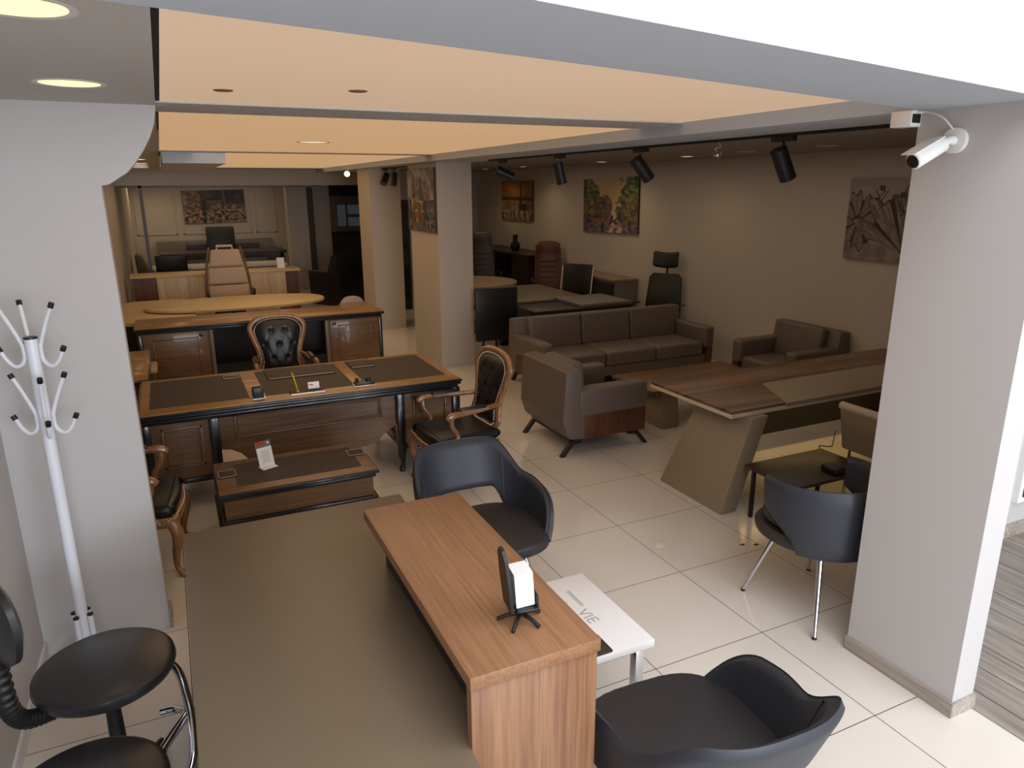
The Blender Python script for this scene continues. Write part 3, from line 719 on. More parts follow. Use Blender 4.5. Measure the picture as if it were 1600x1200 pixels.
for sx in (-.18, .22):
    for sy in (-.25, .25):
        bm = bm_new(); tube(bm, [(sx, sy, .39), (sx * 1.1, sy, 0)], .012, 10); obj('leg', bm, 'chrome', t)

# ================================================================== SOFA SET
def sofa(name, label, cat, loc_, rz, width, seats, depth=.88, group=None):
    t = thing(name, label, cat, loc_, rz, group); hw = width / 2; aw = .15
    x0, x1 = -depth / 2, depth / 2
    bm = bm_new(); prism(bm, [(x0 + .02, .20), (x0 - .03, .34), (x0 - .01, .62), (x0, .79), (x0 + .15, .80), (x0 + .20, .50), (x0 + .20, .16), (x0 + .07, .16)], 'y', -hw + .004, hw - .004, bev=.018, seg=3); obj('back_frame', bm, 'sofa', t)
    w = (width - 2 * aw) / seats
    for k in range(seats):
        y0 = -hw + aw + k * w
        bm = bm_new(); box(bm, x0 + .17, x1 - .01, y0 + .004, y0 + w - .004, .27, .44, bev=.035, seg=4); obj('seat_cushion', bm, 'sofa', t)
        bm = bm_new(); box(bm, -.06, .07, y0 + .004, y0 + w - .004, 0, .40, bev=.035, seg=4, mat=Matrix.Translation((x0 + .24, 0, .42)) @ Matrix.Rotation(R(-8), 4, 'Y')); obj('back_cushion', bm, 'sofa', t)
    for s_ in (-1, 1):
        a, b = sorted((s_ * hw, s_ * (hw - aw)))
        bm = bm_new(); box(bm, x0 + .13, x1, a, b, .36, .62, bev=.035, seg=4); obj('armrest', bm, 'sofa', t)
        a, b = sorted((s_ * (hw - .012), s_ * (hw - .10)))
        bm = bm_new(); box(bm, x0 + .15, x1 - .01, a, b, .15, .37, bev=.008); obj('side_panel', bm, 'walnut_p', t, label='walnut veneer side panel')
    bm = bm_new(); box(bm, x0 + .06, x1 - .03, -hw + .05, hw - .05, .15, .27, bev=.01); obj('base', bm, 'sofa', t)
    for sx in (x0 + .10, x1 - .16):
        bm = bm_new(); box(bm, sx, sx + .05, -hw + .1, hw - .1, .105, .15); obj('under_rail', bm, 'blkmetal', t)
    for sx, dx in ((x0 + .14, -.11), (x1 - .12, .11)):
        for sy in (-hw + .06, hw - .06):
            bm = bm_new(); prism(bm, [(sx - dx * .4, .15), (sx + dx * .3, .15), (sx + dx * .62, .12), (sx + dx * 1.5, 0), (sx + dx * 1.15, 0), (sx + dx * .35, .105), (sx - dx * .4, .115)], 'y', sy - .022, sy + .022); obj('leg', bm, 'blkmetal', t)
    return t
sofa('lounge_armchair', 'taupe leather armchair with walnut side nearest the tiles, back turned', 'armchair', (.74, .32, 0), 0, .86, 1, .86, 'taupe lounge armchairs')
sofa('lounge_armchair', 'taupe leather armchair against right wall behind the meeting desk', 'armchair', (3.555, .53, 0), pi, .95, 1, .80, 'taupe lounge armchairs')
sofa('lounge_sofa', 'three seat taupe leather sofa in front of the dark desks', 'sofa', (2.235, 2.10, 0), -pi / 2, 2.47, 3, .88)
OF = (2.0, .45, 0)
t = thing('coffee_table', 'walnut coffee table on taupe block between the lounge armchairs', 'table', OF)
loc(lambda b: box(b, 1.40, 2.85, .12, .84, .385, .42, bev=.003), 'tabletop', 'walnut', t, OF)
loc(lambda b: prism(b, [(.16, .0), (.80, .0), (.76, .385), (.20, .385)], 'x', 1.56, 1.76, bev=.004), 'block_leg', 'taupe2', t, OF)
loc(lambda b: prism(b, [(.16, .0), (.80, .0), (.76, .385), (.20, .385)], 'x', 2.55, 2.75, bev=.004), 'block_leg', 'taupe2', t, OF)

# ================================================================== CLASSIC DESK
def moulding_frame(b, x0, x1, z0, z1, yf, w=.018, d=.014):
    """raised rectangular moulding on a face looking to -y"""
    for a in ((x0, x1, z0, z0 + w), (x0, x1, z1 - w, z1), (x0, x0 + w, z0, z1), (x1 - w, x1, z0, z1)):
        box(b, a[0], a[1], yf - d, yf, a[2], a[3], bev=.004)
OF = (-1.76, .7, 0)
t = thing('classic_desk', 'classic walnut desk with black mouldings and brown leather top', 'desk', OF)
X0, X1, Y0, Y1 = -2.99, -.55, .18, 1.24
loc(lambda b: (box(b, X0, X1, Y0, Y1, .725, .752, bev=.008), box(b, X0 + .02, X1 - .02, Y0 + .02, Y1 - .02, .69, .725, bev=.008), box(b, X0 - .008, X1 + .008, Y0 - .008, Y1 + .008, .752, .768, bev=.006)), 'edge_moulding', 'blackwood', t, OF)
loc(lambda b: box(b, X0 + .012, X1 - .012, Y0 + .012, Y1 - .012, .755, .781, bev=.004), 'top_border', 'classic_l', t, OF)
for a, b_ in ((-2.915, -2.225), (-2.105, -1.415), (-1.32, -.635)):
    loc(lambda b: box(b, a, b_, .33, 1.15, .7805, .7825), 'leather_inlay', 'leather_top', t, OF)
for a, b_ in ((-2.94, -2.52), (-1.04, -.60)):
    p = loc(lambda b: box(b, a, b_, .26, 1.16, .24, .69), 'pedestal', 'classic', t, OF)
    loc(lambda b: (moulding_frame(b, a + .08, b_ - .06, .33, .64, .26, .02), moulding_frame(b, a + .105, b_ - .085, .355, .615, .26, .008, .01)), 'panel_moulding', 'classic', p, (0, 0, 0)).location = (-OF[0], -OF[1], 0)
for x in (-2.96, -2.50, -1.07, -.58):
    loc(lambda b: box(b, x - .034, x + .034, .225, .29, .16, .69, bev=.008), 'corner_post', 'blackwood', t, OF)
loc(lambda b: (box(b, -2.95, -2.49, .24, 1.17, .20, .24, bev=.01), box(b, -1.08, -.57, .24, 1.17, .20, .24, bev=.01)), 'plinth_moulding', 'blackwood', t, OF)
arch = [(-2.475, .69), (-2.475, .42), (-2.40, .41), (-2.33, .37), (-2.28, .31), (-2.22, .29), (-1.35, .27), (-1.28, .29), (-1.20, .36), (-1.095, .43), (-1.095, .69)]
mp = loc(lambda b: prism(b, arch, 'y', .27, .30), 'modesty_panel', 'classic', t, OF)
o = loc(lambda b: (moulding_frame(b, -2.36, -1.22, .50, .68, .27, .016), moulding_frame(b, -2.335, -1.245, .525, .655, .27, .008, .01)), 'panel_moulding', 'classic', mp, (0, 0, 0)); o.location = (-OF[0], -OF[1], 0)
for x, y in ((-2.94, .28), (-2.52, .28), (-1.05, .28), (-.60, .28), (-2.94, 1.12), (-.60, 1.12), (-1.05, 1.12), (-2.52, 1.12)):
    sx = -1 if x in (-2.94, -1.05) else 1
    loc(lambda b: tube(b, [(x, y, .22), (x + .02 * sx, y - .02, .16), (x + .005 * sx, y, .07), (x + .02 * sx, y - .015, .02), (x + .02 * sx, y - .015, 0)], [.04, .036, .018, .026, .022], 12, smooth=4), 'leg', 'blackwood', t, OF)
# things on the classic desk
ZT = .783
def pad(label, pts, name='desk_pad'):
    bm = bm_new(); prism(bm, pts, 'z', ZT, ZT + .008, bev=.002); o = obj(name, bm, 'leather_top'); tag(o, label, 'desk pad')
    return o
o = pad('large brown leather desk pad with pale front line', [(-2.03, .80), (-1.475, .78), (-1.475, 1.14), (-2.03, 1.15)])
bm = bm_new(); box(bm, -2.02, -1.485, .80, .808, ZT + .0081, ZT + .009); obj('metal_line', bm, 'silver', o)
o = pad('small leather pad at the right of the classic desk', [(-1.31, .88), (-1.10, .88), (-1.10, 1.15), (-1.31, 1.15)])
bm = bm_new(); box(bm, -1.305, -1.11, .885, .893, ZT + .0081, ZT + .009); obj('metal_line', bm, 'silver', o)
def frame_tray(x0, x1, y0, y1, z, label, name='leather_tray'):
    bm = bm_new(); box(bm, x0, x1, y0, y1, z, z + .004, bev=.001); o = obj(name, bm, 'leather_top'); tag(o, label, 'tray', 'small leather trays with metal rim')
    bm = bm_new()
    for a in ((x0, x1, y0, y0 + .004), (x0, x1, y1 - .004, y1), (x0, x0 + .004, y0, y1), (x1 - .004, x1, y0, y1)): box(bm, a[0], a[1], a[2], a[3], z + .004, z + .0065)
    obj('rim', bm, 'silver', o); return o
frame_tray(-2.36, -2.24, .99, 1.10, ZT, 'small leather tray at the back edge of classic desk')
t = thing('pen_cube', 'black cube pen holder on classic desk front edge', 'pen holder', (-2.165, .30, .7815), R(4))
bm = bm_new(); box(bm, -.05, .05, -.045, .045, 0, .006, bev=.001); obj('metal_base', bm, 'silver', t)
bm = bm_new(); box(bm, -.038, .038, -.034, .034, .006, .085, bev=.004); obj('cube', bm, 'blk_leather', t)
bm = bm_new(); box(bm, -.028, .028, -.024, .024, .0853, .086); obj('opening', bm, 'gap', t)
t = thing('pen_stand', 'brown leather pen stand with one gold pen on classic desk', 'pen stand', (-1.80, .31, .7815), 0)
bm = bm_new(); box(bm, -.13, .13, -.055, .06, 0, .010, bev=.002); obj('base', bm, 'leather_top', t)
bm = bm_new(); box(bm, -.13, .13, -.058, -.055, 0, .010); obj('metal_line', bm, 'silver', t)
bm = bm_new(); tube(bm, [(-.07, -.02, .01), (-.07, -.02, .018)], .014, 14); obj('pen_socket', bm, 'brass', t)
bm = bm_new(); tube(bm, [(0, 0, 0), (-.022, 0, .10), (-.036, 0, .155)], [.004, .007, .005], 10); o = obj('gold_pen', bm, 'gold'); o.location = (-1.87, .29, .801); tag(o, 'slim gold pen standing upright in its leather stand', 'pen')
t = thing('business_card_stack', 'white business cards with red print on classic desk', 'business cards', (-1.74, .335, .7918), 0)
bm = bm_new(); box(bm, -.043, .043, -.006, .006, .004, .056, mat=Matrix.Rotation(R(-14), 4, 'X')); obj('cards', bm, 'paper', t)
bm = bm_new(); prism(bm, [(-.035, .034), (-.005, .028), (-.002, .036), (-.03, .042)], 'y', -.0068, -.0062, mat=Matrix.Rotation(R(-14), 4, 'X')); obj('print', bm, 'red', t)
bm = bm_new(); box(bm, -.02, -.017, -.012, -.007, 0, .02); box(bm, .017, .02, -.012, -.007, 0, .02); obj('holder_prongs', bm, 'steel', t)
t = thing('desk_organizer', 'black leather desk organizer at the right of classic desk', 'desk organizer', (-1.34, .32, .7815), 0)
bm = bm_new(); box(bm, -.09, .09, -.05, .05, 0, .005, bev=.001); obj('metal_base', bm, 'silver', t)
bm = bm_new(); box(bm, -.08, .08, -.035, .04, .005, .028, bev=.004); obj('body', bm, 'blk_leather', t)
bm = bm_new(); lathe(bm, [(.014, .028), (.014, .058), (.010, .058), (.010, .03)], (-.06, .0), 16); obj('cup', bm, 'blk', t)
bm = bm_new(); lathe(bm, [(.022, .028), (.02, .044), (.010, .056), (0, .058)], (.035, .01), 16); obj('knob', bm, 'blk', t)

# classic low coffee table in front
OF = (-2.03, -.43, 0)
t = thing('classic_coffee_table', 'low classic walnut coffee table with black mouldings', 'coffee table', OF)
X0, X1, Y0, Y1 = -2.56, -1.52, -.74, -.13
loc(lambda b: (box(b, X0, X1, Y0, Y1, .435, .455, bev=.007), box(b, X0 + .02, X1 - .02, Y0 + .02, Y1 - .02, .405, .435, bev=.008)), 'edge_moulding', 'blackwood', t, OF)
loc(lambda b: box(b, X0 + .012, X1 - .012, Y0 + .012, Y1 - .012, .445, .468, bev=.004), 'top_border', 'classic', t, OF)
loc(lambda b: box(b, X0 + .13, X1 - .10, Y0 + .10, Y1 - .10, .4675, .4695), 'leather_inlay', 'leather_top', t, OF)
loc(lambda b: box(b, X0 + .04, X1 - .04, Y0 + .04, Y1 - .04, .27, .405), 'apron', 'classic', t, OF)
loc(lambda b: (box(b, X0 - .005, X1 + .005, Y0 - .005, Y1 + .005, .205, .235, bev=.008), box(b, X0 + .02, X1 - .02, Y0 + .02, Y1 - .02, .235, .27, bev=.008)), 'lower_moulding', 'blackwood', t, OF)
for x, y in ((X0 + .05, Y0 + .05), (X1 - .05, Y0 + .05), (X0 + .05, Y1 - .05), (X1 - .05, Y1 - .05)):
    loc(lambda b: tube(b, [(x, y, .21), (x, y, .12), (x, y, .03), (x, y, 0)], [.036, .03, .018, .024], 12, smooth=3), 'leg', 'blackwood', t, OF)
loc(lambda b: box(b, X0 + .1, X1 - .1, Y0 + .06, Y0 + .09, .165, .205), 'lower_apron', 'classic', t, OF)
frame_tray(-2.53, -2.42, -.46, -.33, .470, 'small metal rimmed pad on the left of low classic table')
frame_tray(-1.66, -1.54, -.43, -.31, .470, 'small metal rimmed pad on the right of low classic table')
t = thing('menu_stand', 'acrylic stand with price sheet and red heading on low table', 'sign', (-2.21, -.37, .4705), R(22))
mt = Matrix.Rotation(R(-14), 4, 'X')
bm = bm_new(); box(bm, -.055, .055, -.05, .035, 0, .003, bev=.001); obj('foot', bm, 'acrylic', t)
bm = bm_new(); box(bm, -.055, .055, -.003, .003, .003, .178, mat=mt); obj('sheet', bm, 'paper', t)
bm = bm_new(); box(bm, -.055, .015, -.0038, -.0032, .158, .178, mat=mt); obj('heading', bm, 'red', t, label='red heading')
bm = bm_new(); box(bm, -.055, .055, -.0036, -.0031, .138, .158, mat=mt); box(bm, .015, .055, -.0036, -.0031, .158, .178, mat=mt); obj('heading_band', bm, 'green', t, label='grey green band')
bm = bm_new()
for k in range(8): box(bm, -.03 + .006 * (k % 3), .03, -.0036, -.0031, .034 + .011 * k, .036 + .011 * k, mat=mt)
obj('text_lines', bm, 'greyp', t)
bm = bm_new(); lathe(bm, [(0, 0), (.008, 0), (.008, .0006), (0, .0006)], seg=20, mat=mt @ Matrix.Translation((.035, -.0036, .163)) @ Matrix.Rotation(R(90), 4, 'X')); obj('round_badge', bm, 'paper', t)

# classic credenza behind
OF = (-1.66, 4.0, 0)
t = thing('classic_credenza', 'long classic walnut credenza with black mouldings behind carved chair', 'cabinet', OF)
X0, X1, Y0, Y1 = -3.12, -.22, 3.72, 4.38
loc(lambda b: (box(b, X0, X1, Y0, Y1, .755, .785, bev=.01), box(b, X0 + .03, X1 - .03, Y0 + .03, Y1, .72, .755, bev=.01)), 'edge_moulding', 'blackwood', t, OF)
loc(lambda b: box(b, X0 + .015, X1 - .015, Y0 + .015, Y1 - .01, .775, .803, bev=.006), 'top', 'classic_l', t, OF)
loc(lambda b: (box(b, X0 + .06, X1 - .06, Y0 + .40, Y1 - .02, .1, .72), box(b, -2.33, -.95, Y0 + .06, Y0 + .42, .26, .285), box(b, -2.35, -.93, Y0 + .08, Y0 + .42, .1, .26)), 'carcass', plain('dark_interior', '1c1a1e', .5), t, OF)
for a, b_, kx in ((X0 + .06, -2.33, -2.42), (-.94, X1 - .06, -.87)):
    loc(lambda b: box(b, a, b_, Y0 + .055, Y0 + .42, .1, .72), 'cabinet_side', 'classic', t, OF)
    d = loc(lambda b: (box(b, a + .02, b_ - .02, Y0 + .035, Y0 + .055, .14, .71, bev=.003), moulding_frame(b, a + .12, b_ - .12, .2, .65, Y0 + .035, .016, .008)), 'door', 'classic', t, OF)
    k_ = loc(lambda b: box(b, kx - .02, kx + .02, Y0 + .01, Y0 + .035, .655, .69, bev=.006), 'knob', 'blackwood', d, (0, 0, 0)); k_.location = (-OF[0], -OF[1], 0)
for x in (X0 + .05, X1 - .05, -2.31, -.96):
    loc(lambda b: box(b, x - .02, x + .02, Y0 + .03, Y0 + .09, .0, .72, bev=.005), 'corner_post', 'blackwood' if x in (X0 + .05, X1 - .05) else 'greylam', t, OF)
loc(lambda b: box(b, X0 + .02, X1 - .02, Y0 + .02, Y1, .0, .1, bev=.01), 'plinth', 'blackwood', t, OF)
# side return with a wood top at left between desk and credenza
OF = (-3.1, 2.0, 0)
t = thing('side_return', 'small walnut return with black edge left of carved chair', 'side table', OF)
loc(lambda b: box(b, -3.36, -2.93, 1.45, 2.75, .70, .735, bev=.008), 'edge_moulding', 'blackwood', t, OF)
loc(lambda b: box(b, -3.35, -2.945, 1.465, 2.735, .72, .745, bev=.004), 'top', 'classic_l', t, OF)
loc(lambda b: box(b, -3.32, -2.98, 1.5, 2.7, .0, .70), 'body', 'classic', t, OF)

# ================================================================== CARVED CHAIRS
def carved_chair(label, loc_, rz, s=1.0):
    t = thing('carved_armchair', label, 'armchair', loc_, rz, 'carved black leather armchairs')
    half = [(0, 1.06), (.12, 1.052), (.215, 1.02), (.265, .96), (.262, .90), (.235, .81), (.205, .72), (.195, .62), (.205, .50)]
    lean = lambda z: -.24 - (z - .45) * .20
    outline = [(y, z) for y, z in reversed(half[1:])]; outline = [(-y, z) for y, z in outline] + [(0, 1.06)] + half[1:]
    pts = [(lean(z), y, z) for y, z in outline] + [(lean(.455), 0, .465)]
    bm = bm_new(); tube(bm, pts, .026, 10, smooth=5, closed=True, flat=.8); fr = obj('back_frame', bm, 'carved', t)
    inner = smoothpts([(lean(z) + .0, y * .86, .47 + (z - .47) * .955) for y, z in outline] + [(lean(.48), 0, .49)], 5, True)
    # upholstered back: grid scanned between the two sides, puffed, with button dimples
    zs = [p.z for p in inner]; z0, z1 = min(zs) + .004, max(zs) - .004
    def half_w(z):
        best = 0
        n = len(inner)
        for i in range(n):
            a, b = inner[i], inner[(i + 1) % n]
            if (a.z - z) * (b.z - z) <= 0 and abs(a.z - b.z) > 1e-6:
                k = (z - a.z) / (b.z - a.z); best = max(best, abs(a.y + (b.y - a.y) * k))
        return best
    buttons = [(y, z) for r_, z in enumerate((.64, .78, .92)) for y in ((-.07, .07) if r_ % 2 == 0 else (-.14, 0, .14))]
    for side in (1, -1):
        bm = bm_new(); NY, NZ = 26, 40; rows = []
        for j in range(NZ + 1):
            z = z0 + (z1 - z0) * j / NZ; w = half_w(z); row = []
            for i in range(NY + 1):
                u = -1 + 2 * i / NY; y = u * w; v = (j / NZ) * 2 - 1
                puff = .05 * (1 - u ** 4) * (1 - v ** 6)
                if side == 1:
                    for by, bz in buttons:
                        d = math.hypot(y - by, z - bz); puff -= .02 * math.exp(-(d / .02) ** 2)
                    d1 = abs(((y + (z - .64) * .5 + .07) / .14) % 1 - .5); d2 = abs(((y - (z - .64) * .5 + .07) / .14) % 1 - .5)
                    puff -= .006 * (math.exp(-((.5 - d1) / .06) ** 2) + math.exp(-((.5 - d2) / .06) ** 2)) * (1 - u ** 4) * (1 - v ** 4)
                else: puff *= .3
                row.append(bm.verts.new((lean(z) + side * puff, y, z)))
            rows.append(row)
        for j in range(NZ):
            for i in range(NY): bm.faces.new((rows[j][i], rows[j][i + 1], rows[j + 1][i + 1], rows[j + 1][i]))
        pd = obj('back_pad' if side == 1 else 'rear_pad', bm, 'blk_leather', t, ang=80)
        if side == 1:
            for by, bz in buttons:
                if half_w(bz) > abs(by) + .025:
                    b2 = bm_new(); bmesh.ops.create_icosphere(b2, subdivisions=1, radius=.008, matrix=Matrix.Translation((lean(bz) + .026, by, bz))); obj('button', b2, 'blk_leather', pd)
    bm = bm_new(); acc = 0
    for i in range(len(inner)):
        a, b = inner[i], inner[(i + 1) % len(inner)]
        n_ = max(1, int((b - a).length / .012))
        for k in range(n_):
            p = a + (b - a) * k / n_; bmesh.ops.create_icosphere(bm, subdivisions=1, radius=.0062, matrix=Matrix.Translation((p.x + .022, p.y, p.z)))
    obj('nailhead_trim', bm, 'nail', t)
    # seat
    poly = [(.29, -.20), (.31, 0), (.29, .20), (.24, .28), (-.22, .23), (-.26, .18), (-.26, -.18), (-.22, -.23), (.24, -.28)]
    P = [(p.x, p.y) for p in smoothpts([(x, y, 0) for x, y in poly], 4, True)]
    bm = bm_new(); prism(bm, P, 'z', .335, .395, bev=.01); obj('seat_rail', bm, 'carved', t)
    bm = bm_new(); prism(bm, [(x * .96, y * .96) for x, y in P], 'z', .396, .475, bev=.035, seg=4); obj('seat_cushion', bm, 'blk_leather', t)
    bm = bm_new()
    for i in range(len(P)):
        a, b = Vector((*P[i], .40)), Vector((*P[(i + 1) % len(P)], .40))
        for k in range(max(1, int((b - a).length / .013))):
            p = a.lerp(b, k / max(1, int((b - a).length / .013))); bmesh.ops.create_icosphere(bm, subdivisions=1, radius=.0045, matrix=Matrix.Translation(p))
    obj('seat_nailheads', bm, 'nail', t)
    for s_ in (-1, 1):
        bm = bm_new(); tube(bm, [(lean(.68) - .0, s_ * .205, .67), (-.12, s_ * .245, .665), (.05, s_ * .275, .665), (.17, s_ * .285, .66), (.215, s_ * .285, .635)], [.02, .02, .022, .027, .02], 10, smooth=4)
        tube(bm, [(.175, s_ * .285, .65), (.17, s_ * .275, .58), (.12, s_ * .265, .50), (.13, s_ * .265, .43), (.19, s_ * .262, .36)], [.022, .02, .018, .024, .026], 10, smooth=4)
        arm = obj('armrest', bm, 'carved', t)
        bm = bm_new(); box(bm, -.13, .10, s_ * .262 - .026, s_ * .262 + .026, .675, .705, bev=.012, seg=3, mat=None); obj('arm_pad', bm, 'blk_leather', arm)
        bm = bm_new()
        for k in range(18): bmesh.ops.create_icosphere(bm, subdivisions=1, radius=.004, matrix=Matrix.Translation((-.125 + .0128 * k, s_ * .262 + .026, .682)))
        for k in range(18): bmesh.ops.create_icosphere(bm, subdivisions=1, radius=.004, matrix=Matrix.Translation((-.125 + .0128 * k, s_ * .262 - .026, .682)))
        obj('arm_nailheads', bm, 'nail', arm)
        bm = bm_new(); tube(bm, [(.255, s_ * .245, .36), (.285, s_ * .265, .28), (.26, s_ * .25, .15), (.255, s_ * .245, .06), (.285, s_ * .262, .015), (.29, s_ * .265, 0)], [.036, .038, .024, .017, .025, .02], 12, smooth=4); obj('leg', bm, 'carved', t)
        bm = bm_new(); tube(bm, [(-.22, s_ * .2, .36), (-.23, s_ * .2, .2), (-.27, s_ * .205, .05), (-.29, s_ * .21, 0)], [.026, .022, .02, .018], 10, smooth=4); obj('leg', bm, 'carved', t)
    return t
cc = carved_chair('carved wooden armchair with tufted black back facing the camera behind classic desk', (-1.73, 2.02, 0), -pi / 2)
dup(cc, (-.72, -.14, 0), pi + R(4), 'carved armchair with nailhead trim at the right corner of classic desk')
dup(cc, (-3.06, -.50, 0), R(-6), 'carved armchair half hidden by the left partition')

# ================================================================== COAT RACK
RX, RY = -3.24, -1.62
t = thing('coat_rack', 'white metal coat rack with black tipped hooks before the partition', 'coat rack', (RX, RY, 0))
bm = bm_new(); tube(bm, [(0, 0, .12), (0, 0, 1.70)], .026, 24); pl = obj('pole', bm, 'whitem', t)
bm = bm_new(); tube(bm, [(0, 0, 1.70), (0, 0, 1.708)], .027, 24); obj('cap', bm, 'blk', pl)
def hook(a, z):
    d = Vector((cos(a), sin(a), 0)); P = lambda r_, zz: d * r_ + Vector((0, 0, zz))
    pts = [P(.105, z + .165), P(.075, z + .10), P(.04, z + .01), P(.036, z - .02), P(.038, z - .06), P(.055, z - .085), P(.08, z - .09), P(.105, z - .065), P(.125, z - .025)]
    bm = bm_new(); tube(bm, pts, .0085, 10, smooth=4); h = obj('hook', bm, 'whitem', t)
    for p, q in ((pts[0], pts[0] + (pts[0] - pts[1]).normalized() * .022), (pts[-1], pts[-1] + (pts[-1] - pts[-2]).normalized() * .022)):
        bm = bm_new(); tube(bm, [p, q], .0115, 12); obj('tip_cap', bm, 'blk', h)
for a in (-22, 108, 165): hook(R(a), 1.67)
for a in (-18, 160, -78): hook(R(a), 1.36)
for k in range(4):
    a = R(240 + 90 * k); d = Vector((cos(a), sin(a), 0)); P = lambda r_, zz: d * r_ + Vector((0, 0, zz)); e = (.29, .27, .25, .19)[k]
    bm = bm_new(); tube(bm, [P(.042, .34), P(.043, .2), P(.06, .11), P(.14, .07), P(e, .02), P(e + .005, .0)], .0125, 12, smooth=4); l = obj('leg', bm, 'whitem', t)
    bm = bm_new(); tube(bm, [P(.042, .34), P(.042, .348)], .0135, 12); obj('tip_cap', bm, 'blk', l)
    bm = bm_new(); tube(bm, [P(e - .012, .034), P(e + .004, .0)], .017, 12); obj('foot_cap', bm, 'blk', l)

# ================================================================== STOOLS
def stool(label, x, y, z, r, rz, back):
    t = thing('swivel_stool', label, 'stool', (x, y, 0), rz, 'black swivel stools by the reception desk')
    bm = bm_new(); lathe(bm, [(0, z - .075), (r * .86, z - .075), (r * .97, z - .055), (r, z - .035), (r * .985, z - .015), (r * .9, z - .002), (0, z + .004)], seg=56); obj('seat', bm, 'vinyl', t)
    bm = bm_new(); lathe(bm, [(.016, .28), (.016, z - .08), (0, z - .08)]); obj('gas_lift', bm, 'steel', t)
    bm = bm_new(); lathe(bm, [(.05, .07), (.045, .12), (.03, .20), (.026, z - .20), (0, z - .20)]); obj('column_cover', bm, 'blk', t)
    bm = bm_new(); box(bm, -.08, .12, -.05, .05, z - .09, z - .075, bev=.004); tube(bm, [(.03, -.05, z - .085), (.03, -.13, z - .09)], .006, 8); obj('seat_plate', bm, 'blk', t)
    for k in range(5):
        a = 2 * pi * k / 5 + .5
        bm = bm_new(); tube(bm, [(0, 0, .095), (.24 * cos(a), .24 * sin(a), .06)], [.024, .015], 10); b_ = obj('base_arm', bm, 'blk', t)
        bm = bm_new(); tube(bm, [(.24 * cos(a) - .01 * sin(a), .24 * sin(a) + .01 * cos(a), .027), (.24 * cos(a) + .01 * sin(a), .24 * sin(a) - .01 * cos(a), .027)], .027, 14); obj('caster', bm, 'blk', b_)
    if back:
        n = 90; pts = []; rs = []
        path = smoothpts([(-.12, 0, z - .085), (-.20, 0, z - .085), (-.28, .0, z - .06), (-.315, 0, z + .02), (-.32, 0, z + .2)], 26)
        for i, p in enumerate(path): pts.append(p); rs.append(.027 + (.006 if i % 4 < 2 else 0))
        bm = bm_new(); tube(bm, pts, rs, 16); obj('bellows_stem', bm, 'blk', t)
        bm = bm_new(); lathe(bm, [(0, -.03), (.13, -.028), (.165, -.01), (.165, .01), (.13, .028), (0, .03)], seg=40, mat=Matrix.Translation((-.30, 0, z + .34)) @ Matrix.Rotation(R(90), 4, 'Y') @ Matrix.Diagonal((.95, 1.05, 1, 1))); obj('backrest', bm, 'vinyl', t)
    return t
t1 = stool('black swivel stool with ribbed back stem beneath the coat rack', -3.05, -2.54, .63, .24, R(30), True)
stool('black round stool seat cut off by the bottom edge of the photo', -3.09, -3.06, .53, .245, R(10), False)
# chrome foot rest tubes beside the desk belong to the stool with the back
def wt(pts, r, name='footrest'):
    inv = Matrix.Translation((-3.05, -2.54, 0)) @ Matrix.Rotation(R(30), 4, 'Z'); inv.invert()
    bm = bm_new(); tube(bm, [inv @ Vector(p) for p in pts], r, 12, smooth=5); obj(name, bm, 'chrome', t1)
wt([(-2.93, -2.50, .535), (-2.85, -2.50, .53), (-2.812, -2.54, .50), (-2.795, -2.60, .44), (-2.783, -2.68, .38), (-2.79, -2.78, .30), (-2.84, -2.86, .22)], .016)
wt([(-2.90, -2.50, .32), (-2.85, -2.51, .325), (-2.81, -2.56, .34), (-2.80, -2.60, .37)], .014)
wt([(-2.89, -2.75, .34), (-2.85, -2.70, .36), (-2.80, -2.64, .38)], .017)

